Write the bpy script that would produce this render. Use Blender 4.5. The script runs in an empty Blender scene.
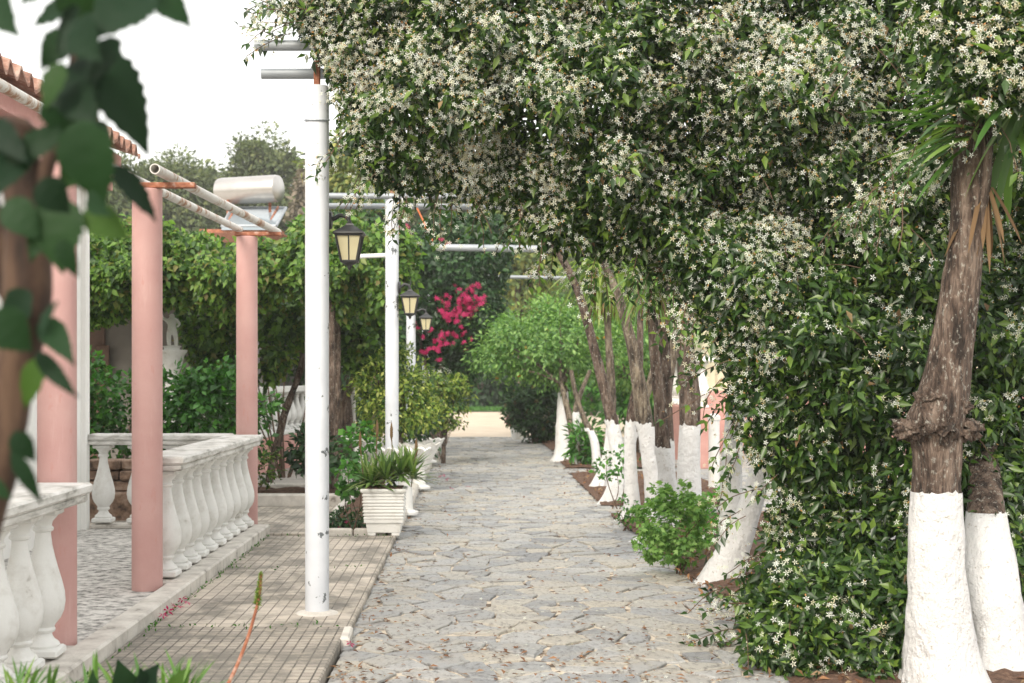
import bpy, math, random
import numpy as np
from mathutils import Vector, Matrix, noise
random.seed(7); RNG = np.random.default_rng(11)
C = bpy.context.scene.collection
scene = bpy.context.scene
# ------------------------------------------------------------------ camera
FP = 1422.0; VX, VY = 475.0, 375.0; H = 1.25
cam = bpy.data.cameras.new('camera'); camo = bpy.data.objects.new('camera', cam); C.objects.link(camo)
cam.sensor_width = 36; cam.lens = 50.0
cam.shift_x = (512-VX)/1024; cam.shift_y = (VY-341.5)/1024
camo.location = (0, 0, H); camo.rotation_euler = (math.pi/2, 0, 0)
cam.clip_start = 0.1; cam.clip_end = 2000
cam.dof.use_dof = True; cam.dof.focus_distance = 7.2; cam.dof.aperture_fstop = 5.0
scene.camera = camo
# ------------------------------------------------------------------ sky, sun, exposure
w = bpy.data.worlds.new('World'); scene.world = w; w.use_nodes = True
nt = w.node_tree; nt.nodes.clear()
wo = nt.nodes.new('ShaderNodeOutputWorld'); bg = nt.nodes.new('ShaderNodeBackground')
sky = nt.nodes.new('ShaderNodeTexSky'); sky.sky_type = 'NISHITA'; sky.sun_disc = False
SUN_EL, SUN_AZ = math.radians(34), math.radians(204)      # azimuth clockwise from +Y
sky.sun_elevation = SUN_EL; sky.sun_rotation = SUN_AZ
sky.dust_density = 5.0; sky.air_density = 1.2; sky.ozone_density = 1.0
mx = nt.nodes.new('ShaderNodeMix'); mx.data_type = 'RGBA'; mx.inputs[0].default_value = 0.75
nt.links.new(sky.outputs[0], mx.inputs[6]); mx.inputs[7].default_value = (11.0, 10.75, 10.2, 1)   # bright thin cloud
nt.links.new(mx.outputs[2], bg.inputs[0]); bg.inputs[1].default_value = 0.12
nt.links.new(bg.outputs[0], wo.inputs[0])
sun = bpy.data.lights.new('sun', 'SUN'); sun.energy = 2.2; sun.angle = math.radians(20); sun.color = (1, .92, .80)
suno = bpy.data.objects.new('sun', sun); C.objects.link(suno)
sd = Vector((math.sin(SUN_AZ)*math.cos(SUN_EL), math.cos(SUN_AZ)*math.cos(SUN_EL), math.sin(SUN_EL)))
suno.rotation_euler = sd.to_track_quat('Z', 'Y').to_euler(); suno.location = sd*30
vs = scene.view_settings; vs.view_transform = 'Standard'; vs.look = 'None'; vs.gamma = 1; vs.exposure = 0.72
# ------------------------------------------------------------------ helpers
def P(px, py, Y): return Vector(((px-VX)/FP*Y, Y, H+(VY-py)/FP*Y))
def tag(o, label=None, cat=None, group=None, kind=None):
    if label: o['label'] = label
    if cat: o['category'] = cat
    if group: o['group'] = group
    if kind: o['kind'] = kind
    return o
def thing(name, label, cat, loc=(0, 0, 0), group=None, rz=0):
    o = bpy.data.objects.new(name, None); C.objects.link(o); o.location = loc; o.rotation_euler = (0, 0, rz)
    o.empty_display_size = .1
    return tag(o, label, cat, group)
def link(name, me, mat, parent=None, loc=(0, 0, 0)):
    if mat and not me.materials: me.materials.append(mat)
    o = bpy.data.objects.new(name, me); C.objects.link(o); o.location = loc
    if parent: o.parent = parent
    return o
class MB:
    def __init__(s): s.v = []; s.f = []; s.r = []
    def add(s, vs_, fs, r=0.5):
        b = len(s.v); s.v += [tuple(x) for x in vs_]; s.f += [tuple(i+b for i in f) for f in fs]; s.r += [r]*len(vs_)
    def box(s, c, d, rz=0, bev=0.0, r=.5):
        x, y, z = [k/2 for k in d]; b = min(bev, x*.45, y*.45, z*.45)
        if b <= 0:
            pts = [(-x,-y,-z),(x,-y,-z),(x,y,-z),(-x,y,-z),(-x,-y,z),(x,-y,z),(x,y,z),(-x,y,z)]
            fs = [(0,3,2,1),(4,5,6,7),(0,1,5,4),(1,2,6,5),(2,3,7,6),(3,0,4,7)]
        else:
            pts = []
            for (zz, k) in ((-z, b), (-z+b, 0), (z-b, 0), (z, b)):
                X, Y = x-k, y-k; q = b*.6 if k == 0 else b*.5
                pts += [(-X+q,-Y,zz),(X-q,-Y,zz),(X,-Y+q,zz),(X,Y-q,zz),(X-q,Y,zz),(-X+q,Y,zz),(-X,Y-q,zz),(-X,-Y+q,zz)]
            fs = [tuple(range(7,-1,-1)), tuple(range(24,32))]
            for L in range(3):
                for i in range(8):
                    j = (i+1) % 8; fs.append((L*8+i, L*8+j, L*8+8+j, L*8+8+i))
        cr, sr = math.cos(rz), math.sin(rz)
        s.add([(c[0]+a*cr-b_*sr, c[1]+a*sr+b_*cr, c[2]+k) for a, b_, k in pts], fs, r)
    def tube(s, pts, rad, n=12, cap=True, bump=0.0, seed=0, fr=9.0):
        pts = [Vector(p) for p in pts]; m = len(pts)
        if not hasattr(rad, '__len__'): rad = [rad]*m
        vs_ = []; up = None
        for i, p in enumerate(pts):
            t = (pts[min(i+1, m-1)]-pts[max(i-1, 0)]).normalized()
            if up is None:
                up = Vector((1, 0, 0)) if abs(t.x) < .8 else Vector((0, 1, 0))
            a = (up - t*up.dot(t)).normalized(); b = t.cross(a); up = a
            for k in range(n):
                th = 2*math.pi*k/n; d = a*math.cos(th)+b*math.sin(th); q = p+d*rad[i]
                if bump: q = p + d*rad[i]*(1+bump*noise.noise(Vector((q.x*fr+seed, q.y*fr, q.z*fr*.55)))+bump*.5*noise.noise(Vector((q.x*fr*3+seed, q.y*fr*3, q.z*fr*1.5))))
                vs_.append(q)
        fs = []
        for i in range(m-1):
            for k in range(n):
                j = (k+1) % n; fs.append((i*n+k, i*n+j, (i+1)*n+j, (i+1)*n+k))
        if cap: fs += [tuple(range(n-1, -1, -1)), tuple(range((m-1)*n, m*n))]
        s.add(vs_, fs)
    def lathe(s, prof, c=(0, 0, 0), n=20, sq=False):
        vs_ = []; m = len(prof)
        for r, z in prof:
            for k in range(n):
                th = 2*math.pi*(k+.5)/n; vs_.append((c[0]+r*math.cos(th), c[1]+r*math.sin(th), c[2]+z))
        fs = [tuple(range(n-1, -1, -1)), tuple(range((m-1)*n, m*n))]
        for i in range(m-1):
            for k in range(n):
                j = (k+1) % n; fs.append((i*n+k, i*n+j, (i+1)*n+j, (i+1)*n+k))
        s.add(vs_, fs)
    def lump(s, c, r, seed=0, n=10, amp=.3, sq=(1, 1, 1), fr=1.6):
        vs_ = []; 
        for i in range(n+1):
            ph = math.pi*i/n
            for k in range(2*n):
                th = math.pi*k/n; d = Vector((math.sin(ph)*math.cos(th), math.sin(ph)*math.sin(th), math.cos(ph)))
                q = r*(1+amp*noise.noise(d*fr+Vector((seed, 0, 0)))+amp*.5*noise.noise(d*fr*3+Vector((0, seed, 0))))
                vs_.append((c[0]+d.x*q*sq[0], c[1]+d.y*q*sq[1], c[2]+d.z*q*sq[2]))
        fs = []
        for i in range(n):
            for k in range(2*n):
                j = (k+1) % (2*n); fs.append((i*2*n+k, (i+1)*2*n+k, (i+1)*2*n+j, i*2*n+j))
        s.add(vs_, fs)
    def mesh(s, name, smooth=False, angle=None):
        me = bpy.data.meshes.new(name); me.from_pydata(s.v, [], s.f)
        a = me.attributes.new('rnd', 'FLOAT', 'POINT'); a.data.foreach_set('value', s.r)
        if smooth:
            me.polygons.foreach_set('use_smooth', [True]*len(me.polygons))
            if angle:
                try: me.set_sharp_from_angle(angle=math.radians(angle))
                except Exception: pass
        me.update(); return me
    def build(s, name, mat, parent=None, smooth=False, angle=35, loc=(0, 0, 0), world=False):
        if parent is not None and world:
            L = parent.location; s.v = [(x-L.x, y-L.y, z-L.z) for x, y, z in s.v]
        return link(name, s.mesh(name, smooth, angle), mat, parent, loc)
def catmull(pts, k=6):
    pts = [np.array(p, float) for p in pts]; out = []
    for i in range(len(pts)-1):
        p0 = pts[max(i-1, 0)]; p1 = pts[i]; p2 = pts[i+1]; p3 = pts[min(i+2, len(pts)-1)]
        for j in range(k):
            t = j/k
            out.append(.5*((2*p1)+(-p0+p2)*t+(2*p0-5*p1+4*p2-p3)*t*t+(-p0+3*p1-3*p2+p3)*t**3))
    out.append(pts[-1]); return out
# fast arrays
def npmesh(name, V, F, R, mat, parent=None, smooth=False):
    V = np.asarray(V, np.float32); F = np.asarray(F, np.int32)
    if parent is not None: V = V - np.array(parent.location, np.float32)
    me = bpy.data.meshes.new(name); nf, k = F.shape
    me.vertices.add(len(V)); me.vertices.foreach_set('co', V.ravel())
    me.loops.add(nf*k); me.loops.foreach_set('vertex_index', F.ravel())
    me.polygons.add(nf); me.polygons.foreach_set('loop_start', np.arange(0, nf*k, k, dtype=np.int32))
    me.update(calc_edges=True)
    a = me.attributes.new('rnd', 'FLOAT', 'POINT'); a.data.foreach_set('value', np.asarray(R, np.float32))
    if smooth: me.polygons.foreach_set('use_smooth', np.ones(nf, bool))
    return link(name, me, mat, parent)
LEAF = (np.array([(0,0,0),(.5,.42,.10),(0,.5,-.02),(-.5,.42,.10),(0,1,-.10)]), np.array([(0,1,2),(1,4,2),(0,2,3),(2,4,3)]))
LEAF2 = (np.array([(0,0,0),(.5,.45,.08),(0,1,-.06),(-.5,.45,.08)]), np.array([(0,1,2),(0,2,3)]))
_pv, _pf = [], []
for k in range(5):
    a = k*2*math.pi/5; ca, sa = math.cos(a), math.sin(a)
    for (u, v, z) in ((.05,0,0),(.45,-.14,.03),(1,.08,-.08),(.50,.19,.05)):
        _pv.append((u*ca-v*sa, u*sa+v*ca, z))
    b = k*4; _pf += [(b, b+1, b+2), (b, b+2, b+3)]
FLOWER = (np.array(_pv), np.array(_pf))
def nrm(a): return a/np.maximum(np.linalg.norm(a, axis=1, keepdims=True), 1e-9)
def inst(t, pos, d, n, L, W, rng=RNG):
    """copies of template t: y axis along d, z roughly along n"""
    tv, tf = t; N = len(pos); d = nrm(d); s_ = nrm(np.cross(d, n)); m = np.cross(s_, d)
    L = np.broadcast_to(L, (N,)); W = np.broadcast_to(W, (N,))
    V = (pos[:, None, :] + tv[None, :, 0:1]*(s_*W[:, None])[:, None, :] + tv[None, :, 1:2]*(d*L[:, None])[:, None, :] + tv[None, :, 2:3]*(m*L[:, None])[:, None, :])
    F = tf[None]+(np.arange(N)*len(tv))[:, None, None]
    R = np.repeat(rng.random(N), len(tv))
    return V.reshape(-1, 3), F.reshape(-1, tf.shape[1]), R
def cat(sets):
    V, F, R = [], [], []; b = 0
    for v, f, r in sets: V.append(v); F.append(f+b); R.append(r); b += len(v)
    return np.concatenate(V), np.concatenate(F), np.concatenate(R)
def inpoly(x, y, poly):
    r = np.zeros(len(x), bool); n = len(poly)
    for i in range(n):
        x1, y1 = poly[i]; x2, y2 = poly[(i+1) % n]
        c = ((y1 > y) != (y2 > y)) & (x < (x2-x1)*(y-y1)/((y2-y1) or 1e-9)+x1); r ^= c
    return r
def edist(x, y, poly):
    d = np.full(len(x), 1e9); n = len(poly)
    for i in range(n):
        x1, y1 = poly[i]; x2, y2 = poly[(i+1) % n]; dx, dy = x2-x1, y2-y1; L = dx*dx+dy*dy or 1e-9
        t = np.clip(((x-x1)*dx+(y-y1)*dy)/L, 0, 1); d = np.minimum(d, np.hypot(x-x1-t*dx, y-y1-t*dy))
    return d
def snoise(p, f, s=0.0):
    x, y, z = p[:, 0]*f+s, p[:, 1]*f+s*1.7, p[:, 2]*f+s*2.3
    return (np.sin(x*1.7+np.sin(z*1.3+y))+np.sin(z*1.9+np.sin(x*1.1+y*.7))+np.sin((x+z)*1.27+y*1.5)+np.sin(x*3.1-z*2.3+y)*.5)/3.5
# ------------------------------------------------------------------ materials
def mat(name):
    m = bpy.data.materials.new(name); m.use_nodes = True; n = m.node_tree
    b = n.nodes['Principled BSDF']; return m, n, b
def nd(n, t, **k):
    x = n.nodes.new(t)
    for a, v in k.items():
        if a.startswith('i_'): x.inputs[a[2:].replace('_', ' ')].default_value = v
        else: setattr(x, a, v)
    return x
def ramp(n, fac, stops):
    r = n.nodes.new('ShaderNodeValToRGB'); e = r.color_ramp.elements
    while len(e) > len(stops): e.remove(e[-1])
    while len(e) < len(stops): e.new(.5)
    for q, (p, c) in zip(e, stops): q.position = p; q.color = (*c, 1)
    n.links.new(fac, r.inputs[0]); return r.outputs[0]
def texco(n, scale=(1, 1, 1)):
    g = n.nodes.new('ShaderNodeNewGeometry'); mp = n.nodes.new('ShaderNodeMapping'); mp.inputs['Scale'].default_value = scale
    n.links.new(g.outputs['Position'], mp.inputs[0]); return mp.outputs[0]
def tnoise(n, co, scale, detail=5, rough=.6):
    t = nd(n, 'ShaderNodeTexNoise'); t.inputs['Scale'].default_value = scale; t.inputs['Detail'].default_value = detail; t.inputs['Roughness'].default_value = rough
    n.links.new(co, t.inputs['Vector']); return t.outputs['Fac']
def bump(n, b, h, strength=.4, dist=.01, prev=None):
    x = nd(n, 'ShaderNodeBump'); x.inputs['Strength'].default_value = strength; x.inputs['Distance'].default_value = dist
    n.links.new(h, x.inputs['Height'])
    if prev: n.links.new(prev, x.inputs['Normal'])
    n.links.new(x.outputs[0], b.inputs['Normal']); return x.outputs[0]
def mixc(n, fac, a, b_, mode='MIX'):
    x = nd(n, 'ShaderNodeMix', data_type='RGBA', blend_type=mode)
    for s, v in ((0, fac), (6, a), (7, b_)):
        if hasattr(v, 'links'): n.links.new(v, x.inputs[s])
        elif s == 0: x.inputs[0].default_value = v
        else: x.inputs[s].default_value = (*v, 1)
    return x.outputs[2]
def leafmat(name, cols, rough=.45, trans=.3, tint=(1.3, 1.5, .5)):
    m, n, b = mat(name); a = nd(n, 'ShaderNodeAttribute', attribute_name='rnd')
    c = ramp(n, a.outputs['Fac'], [(i/(len(cols)-1), k) for i, k in enumerate(cols)])
    co = texco(n); no = tnoise(n, co, 1.6, 2); c = mixc(n, no, c, mixc(n, 1.0, c, (.72, .82, .78), 'MULTIPLY'))
    n.links.new(c, b.inputs['Base Color']); b.inputs['Roughness'].default_value = rough
    tr = nd(n, 'ShaderNodeBsdfTranslucent'); n.links.new(mixc(n, 1.0, c, tint, 'MULTIPLY'), tr.inputs[0])
    ms = nd(n, 'ShaderNodeMixShader'); ms.inputs[0].default_value = trans
    n.links.new(b.outputs[0], ms.inputs[1]); n.links.new(tr.outputs[0], ms.inputs[2])
    n.links.new(ms.outputs[0], n.nodes['Material Output'].inputs[0]); return m
def surf(name, stops, scale=8, rough=.8, bs=.3, bscale=60, bd=.004, stretch=(1, 1, 1), metal=0, detail=6):
    m, n, b = mat(name); co = texco(n, stretch); f = tnoise(n, co, scale, detail, .65)
    n.links.new(ramp(n, f, stops), b.inputs['Base Color']); b.inputs['Roughness'].default_value = rough; b.inputs['Metallic'].default_value = metal
    if bs: bump(n, b, tnoise(n, co, bscale, 4), bs, bd)
    return m
M = {}
M['white'] = surf('white_paint', [(.25, (.62, .62, .6)), (.42, (.78, .78, .77)), (1, (.84, .84, .83))], 5, .55, .15, 80)
def post_mat(amt):
    m, n, b = mat('chipped_white_paint'); co = texco(n); f = tnoise(n, co, 4, 4)
    c = ramp(n, f, [(.3, (.58, .61, .66)), (.6, (.68, .71, .76))])
    chip = tnoise(n, texco(n, (1, 1, .75)), 11, 5, .66)
    big = tnoise(n, co, 1.7, 1)
    s_ = nd(n, 'ShaderNodeMath', operation='MULTIPLY_ADD'); 
    sx = nd(n, 'ShaderNodeSeparateXYZ'); n.links.new(co, sx.inputs[0]); mr = nd(n, 'ShaderNodeMath', operation='SUBTRACT'); n.links.new(sx.outputs[2], mr.inputs[0]); mr.inputs[1].default_value = 1.06
    ab = nd(n, 'ShaderNodeMath', operation='ABSOLUTE'); n.links.new(mr.outputs[0], ab.inputs[0]); m3 = nd(n, 'ShaderNodeMapRange'); n.links.new(ab.outputs[0], m3.inputs[0]); m3.inputs[1].default_value = 0; m3.inputs[2].default_value = .26; m3.inputs[3].default_value = amt; m3.inputs[4].default_value = 0
    bg2 = nd(n, 'ShaderNodeMath', operation='ADD'); n.links.new(big, bg2.inputs[0]); n.links.new(m3.outputs[0], bg2.inputs[1]); big = bg2.outputs[0]
    n.links.new(big, s_.inputs[0]); s_.inputs[1].default_value = .42; n.links.new(chip, s_.inputs[2])
    k = ramp(n, s_.outputs[0], [(.86, (0, 0, 0)), (.868, (1, 1, 1))])
    n.links.new(mixc(n, k, c, (.13, .145, .155)), b.inputs['Base Color']); b.inputs['Roughness'].default_value = .4
    bump(n, b, k, -.3, .003); return m
M['post'] = post_mat(0.0); M['postchip'] = post_mat(.30)
M['plaster'] = surf('white_plaster', [(.3, (.80, .80, .77)), (.7, (.86, .86, .84))], 3, .85, .25, 45)
M['cast'] = surf('cast_concrete_white', [(.28, (.36, .34, .30)), (.36, (.66, .65, .62)), (.5, (.76, .76, .74)), (1, (.82, .82, .80))], 9, .8, .35, 70, .004)
M['railtop'] = surf('weathered_rail', [(.36, (.30, .29, .27)), (.46, (.56, .55, .52)), (.62, (.74, .73, .71))], 7, .85, .4, 60, .004, (1, .6, 3))
def pink_mat():
    m, n, b = mat('pink_painted_render'); co = texco(n); f = tnoise(n, co, 2.2, 5)
    c = ramp(n, f, [(.3, (.51, .285, .265)), (.55, (.57, .345, .32)), (.8, (.62, .40, .375))])
    s2 = tnoise(n, texco(n, (1, 1, .35)), 30, 4); k = ramp(n, s2, [(.62, (0, 0, 0)), (.68, (.5, .5, .5))]); c = mixc(n, ramp(n, tnoise(n, texco(n, (1, 1, .12)), 14, 5, .7), [(.56, (0, 0, 0)), (.70, (.25, .25, .25))]), c, (.72, .52, .48))
    n.links.new(mixc(n, k, c, (.54, .27, .24)), b.inputs['Base Color']); b.inputs['Roughness'].default_value = .7
    bump(n, b, tnoise(n, co, 60, 4), .3, .003); return m
M['pink'] = pink_mat()
M['pinkwall'] = surf('pink_wall', [(.3, (.50, .25, .22)), (.7, (.62, .36, .32))], 4, .8)
M['rust'] = surf('rusty_steel', [(.3, (.16, .055, .03)), (.55, (.34, .13, .07)), (.75, (.55, .42, .36))], 22, .8, .4, 90)
M['rustpipe'] = surf('rusting_white_pipe', [(.36, (.30, .14, .07)), (.42, (.46, .36, .28)), (.47, (.64, .62, .58)), (1, (.72, .71, .69))], 6, .6, .3, 90, .002, (1, 1, 1))
M['galv'] = surf('galvanised_steel', [(.3, (.24, .27, .30)), (.7, (.40, .43, .46))], 9, .5, .1, 60, .001, (.4, 1, 1), .25)
M['orangerod'] = surf('orange_primer', [(.3, (.45, .12, .04)), (.7, (.6, .2, .08))], 14, .6)
M['black'] = surf('black_cast_metal', [(.3, (.018, .019, .021)), (.7, (.04, .042, .045))], 20, .45, .3, 120, .001)
M['dark'] = surf('dark_opening', [(.3, (.02, .02, .02)), (.7, (.035, .035, .035))], 4, .8)
def glass_cream():
    m, n, b = mat('cream_lamp_glass'); b.inputs['Base Color'].default_value = (.86, .80, .55, 1); b.inputs['Roughness'].default_value = .25
    tr = nd(n, 'ShaderNodeBsdfTranslucent'); tr.inputs[0].default_value = (.95, .84, .5, 1)
    ms = nd(n, 'ShaderNodeMixShader'); ms.inputs[0].default_value = .45
    n.links.new(b.outputs[0], ms.inputs[1]); n.links.new(tr.outputs[0], ms.inputs[2]); n.links.new(ms.outputs[0], n.nodes['Material Output'].inputs[0]); return m
M['lampglass'] = glass_cream()
M['roof'] = surf('terracotta', [(.35, (.14, .075, .055)), (.5, (.30, .16, .115)), (.62, (.46, .33, .27))], 7, .85, .4, 60)
M['terracotta'] = surf('terracotta_pot', [(.3, (.38, .12, .06)), (.7, (.52, .19, .1))], 7, .8)
M['cream'] = surf('cream_wall', [(.3, (.62, .56, .40)), (.7, (.72, .66, .50))], 3, .85)
M['wallshade'] = surf('wall_shade_in_colour', [(.3, (.13, .12, .108)), (.7, (.18, .168, .15))], 3, .85)  # pale wall in shade, with that shade put into the colour
M['brownframe'] = surf('brown_wood', [(.3, (.06, .03, .018)), (.7, (.12, .065, .04))], 9, .6)
def bark(name, c1, c2, c3, sc=16):
    m, n, b = mat(name); co = texco(n, (1, 1, .22)); f = tnoise(n, co, sc, 7, .7); co2 = texco(n)
    c = ramp(n, f, [(.38, c1), (.49, c2), (.62, c3)])
    li = ramp(n, tnoise(n, texco(n, (1, 1, .6)), 60, 5, .7), [(.57, (0, 0, 0)), (.63, (.6, .6, .6))])
    n.links.new(mixc(n, li, c, (.42, .41, .36)), b.inputs['Base Color']); b.inputs['Roughness'].default_value = .95
    v = nd(n, 'ShaderNodeTexVoronoi', feature='DISTANCE_TO_EDGE'); v.inputs['Scale'].default_value = sc*3.2; n.links.new(co, v.inputs['Vector'])
    h = nd(n, 'ShaderNodeMath', operation='ADD'); n.links.new(f, h.inputs[0]); n.links.new(v.outputs[0], h.inputs[1])
    bump(n, b, h.outputs[0], 1.0, .028); return m
M['bark'] = bark('bark', (.022, .014, .010), (.095, .064, .048), (.22, .165, .13), 20)
M['barkgrey'] = bark('bark_grey', (.035, .027, .02), (.145, .112, .082), (.30, .25, .18), 24)
M['barkfg'] = surf('bark_foreground', [(.36, (.012, .007, .004)), (.5, (.042, .022, .014)), (.64, (.09, .052, .032))], 28, .9, .8, 60, .004, (1, 1, .25))  # shadow on the foreground trunk is worked into this dark brown
def limewash():
    m, n, b = mat('limewash'); co = texco(n); f = tnoise(n, co, 12, 6, .7); g = tnoise(n, co, 45, 5, .7)
    c = ramp(n, f, [(.25, (.55, .53, .50)), (.38, (.76, .76, .76)), (1, (.82, .83, .84))])
    k = ramp(n, g, [(.60, (0, 0, 0)), (.66, (.75, .75, .75))])
    n.links.new(mixc(n, k, c, (.42, .38, .33)), b.inputs['Base Color']); b.inputs['Roughness'].default_value = .9
    h = nd(n, 'ShaderNodeMath', operation='ADD'); n.links.new(tnoise(n, texco(n, (1, 1, .4)), 30, 6, .7), h.inputs[0]); n.links.new(f, h.inputs[1])
    bump(n, b, h.outputs[0], 1.0, .03); return m
M['lime'] = limewash()
M['twig'] = surf('twig', [(.3, (.06, .035, .02)), (.7, (.14, .09, .06))], 20, .9)
M['jleaf'] = leafmat('jasmine_leaf', [(.012, .033, .009), (.021, .053, .011), (.036, .083, .015), (.075, .145, .024), (.20, .29, .05)], .38, .26)  # shadow depth of the foliage put into the darkest leaf tones
M['jleaf'].node_tree.nodes['Principled BSDF'].inputs['Specular IOR Level'].default_value = .55
M['petal'] = leafmat('jasmine_petal', [(.72, .65, .44), (.87, .85, .72), (.91, .90, .85), (.93, .93, .90)], .6, .35, (1, .98, .85))
M['bud'] = leafmat('faded_blossom', [(.50, .22, .07), (.55, .36, .14), (.45, .40, .16)], .7, .25, (1, .8, .5))
M['vine'] = leafmat('vine_leaf', [(.03, .07, .016), (.05, .115, .024), (.09, .18, .035), (.17, .30, .05), (.22, .36, .07), (.20, .16, .05)], .5, .35)
M['vinedark'] = leafmat('dark_leaf', [(.015, .04, .018), (.025, .065, .025), (.04, .10, .035), (.07, .15, .045)], .45, .25)
M['vinemid'] = leafmat('mid_leaf', [(.02, .055, .016), (.035, .09, .022), (.055, .14, .03), (.10, .20, .04)], .5, .35)
M['hedge'] = leafmat('hedge_leaf', [(.03, .09, .02), (.05, .16, .03), (.08, .24, .04), (.13, .32, .05)], .4, .3)
M['yellow'] = leafmat('variegated_leaf', [(.04, .10, .02), (.16, .27, .04), (.36, .46, .08), (.56, .58, .16), (.08, .17, .03), (.03, .08, .02)], .5, .35, (1.1, 1.2, .5))  # dark greens mixed in stand for the shrub's shaded interior
M['citrus'] = leafmat('citrus_leaf', [(.07, .16, .05), (.13, .26, .07), (.22, .38, .11), (.34, .50, .16)], .45, .35)
M['ger'] = leafmat('geranium_leaf', [(.06, .22, .03), (.10, .32, .04), (.14, .42, .06), (.22, .5, .09)], .6, .35)
M['olive'] = leafmat('olive_leaf', [(.07, .095, .045), (.11, .145, .065), (.16, .20, .08), (.24, .26, .10)], .7, .3, (1, 1.1, .6))
M['olive2'] = leafmat('pale_leaf', [(.10, .15, .06), (.17, .23, .08), (.27, .32, .10), (.42, .40, .12)], .6, .35, (1.1, 1.1, .5))
M['bare'] = leafmat('bare_twigs', [(.16, .12, .09), (.24, .19, .15), (.32, .27, .22)], .9, .1)
M['bract'] = leafmat('magenta_bract', [(.44, .006, .09), (.62, .015, .15), (.74, .04, .22)], .6, .3, (1, .3, .5))
M['redflower'] = leafmat('red_flower', [(.55, .03, .02), (.7, .06, .03)], .6, .3, (1, .4, .4))
M['orange'] = surf('orange_fruit', [(.3, (.75, .25, .02)), (.7, (.85, .36, .04))], 6, .5, .2, 90)
M['agave'] = leafmat('strap_leaf', [(.05, .12, .03), (.09, .19, .04), (.15, .27, .06), (.24, .34, .09)], .4, .3)
M['aloe'] = leafmat('aloe_leaf', [(.06, .12, .035), (.11, .19, .05), (.17, .27, .07), (.24, .33, .10), (.26, .26, .10)], .45, .2)
M['strap2'] = leafmat('yellow_strap_leaf', [(.12, .20, .04), (.22, .32, .06), (.34, .42, .09)], .45, .4, (1.1, 1.2, .5))
M['deadleaf'] = leafmat('dead_leaf', [(.14, .075, .035), (.24, .14, .07), (.36, .25, .13)], .8, .3, (1, .8, .5))
M['fgleaf'] = leafmat('broad_leaf', [(.006, .022, .010), (.010, .032, .013), (.017, .05, .016), (.055, .11, .02)], .6, .25)
M['fgleaf'].node_tree.nodes['Principled BSDF'].inputs['Specular IOR Level'].default_value = .22
M['grass'] = leafmat('grass_blade', [(.04, .12, .02), (.07, .2, .03), (.12, .26, .05)], .6, .3)
M['soil'] = surf('mulch_soil', [(.3, (.05, .028, .018)), (.5, (.13, .07, .045)), (.75, (.26, .16, .11))], 38, .95, 1, 90, .02)
M['litter'] = leafmat('litter', [(.10, .045, .025), (.22, .10, .05), (.35, .17, .08), (.30, .22, .14)], .9, .1, (1, .8, .6))
# paving materials
def stone_mat():
    m, n, b = mat('flagstone'); a = nd(n, 'ShaderNodeAttribute', attribute_name='rnd'); co = texco(n)
    c = ramp(n, a.outputs['Fac'], [(0, (.28, .29, .305)), (.18, (.36, .37, .38)), (.42, (.45, .45, .435)), (.62, (.51, .48, .42)), (.8, (.38, .39, .405)), (1, (.50, .50, .49))])
    f = tnoise(n, co, 5, 7, .7)
    c = mixc(n, ramp(n, f, [(.48, (0, 0, 0)), (.66, (.45, .45, .45))]), c, (.48, .43, .355))
    g = tnoise(n, texco(n, (1, .5, 1)), 34, 6, .75)
    c = mixc(n, ramp(n, g, [(.36, (.7, .7, .7)), (.49, (0, 0, 0))]), c, (.14, .13, .12))
    n.links.new(c, b.inputs['Base Color']); b.inputs['Roughness'].default_value = .68
    h = nd(n, 'ShaderNodeMath', operation='ADD'); n.links.new(f, h.inputs[0]); n.links.new(g, h.inputs[1])
    bump(n, b, h.outputs[0], 1.0, .022); return m
M['stone'] = stone_mat()
M['mortar'] = surf('mortar', [(.40, (.05, .035, .025)), (.46, (.26, .20, .145)), (.53, (.60, .53, .435))], 9, .95, .8, 70, .01)
def tile_mat(bw, rh, ms, md, tn):
    m, n, b = mat('grooved_tile'); co = texco(n)
    br = nd(n, 'ShaderNodeTexBrick', offset=0.0, squash=1.0); n.links.new(co, br.inputs['Vector'])
    br.inputs['Scale'].default_value = 1.0; br.inputs['Brick Width'].default_value = bw; br.inputs['Row Height'].default_value = rh
    br.inputs['Mortar Size'].default_value = ms; br.inputs['Mortar Smooth'].default_value = .3
    br.inputs['Color1'].default_value = (.62*tn, .555*tn, .475*tn, 1); br.inputs['Color2'].default_value = (.50*tn, .445*tn, .385*tn, 1); br.inputs['Mortar'].default_value = (md, md*.88, md*.75, 1)
    f = tnoise(n, co, 2.4, 7, .7)
    c = mixc(n, ramp(n, f, [(.42, (.85, .85, .85)), (.57, (.1, .1, .1))]), br.outputs['Color'], (.16, .15, .13))
    g = tnoise(n, co, 9, 6, .75); c = mixc(n, ramp(n, g, [(.5, (0, 0, 0)), (.7, (.6, .6, .6))]), c, (.52, .46, .37))
    n.links.new(c, b.inputs['Base Color']); b.inputs['Roughness'].default_value = .9
    iv = nd(n, 'ShaderNodeMath', operation='MULTIPLY_ADD'); n.links.new(br.outputs['Fac'], iv.inputs[0]); iv.inputs[1].default_value = -1.0; n.links.new(g, iv.inputs[2])
    bump(n, b, iv.outputs[0], .9, .006); return m
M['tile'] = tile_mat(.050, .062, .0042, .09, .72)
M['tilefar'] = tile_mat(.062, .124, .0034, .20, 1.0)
M['concrete'] = surf('kerb_concrete', [(.28, (.22, .20, .175)), (.38, (.50, .47, .43)), (.6, (.66, .63, .58))], 8, .9, .5, 70, .006)
M['aggregate'] = surf('terrace_aggregate', [(.36, (.13, .125, .115)), (.45, (.38, .37, .35)), (.58, (.66, .64, .61))], 18, .9, .5, 90, .005, detail=10)
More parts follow.
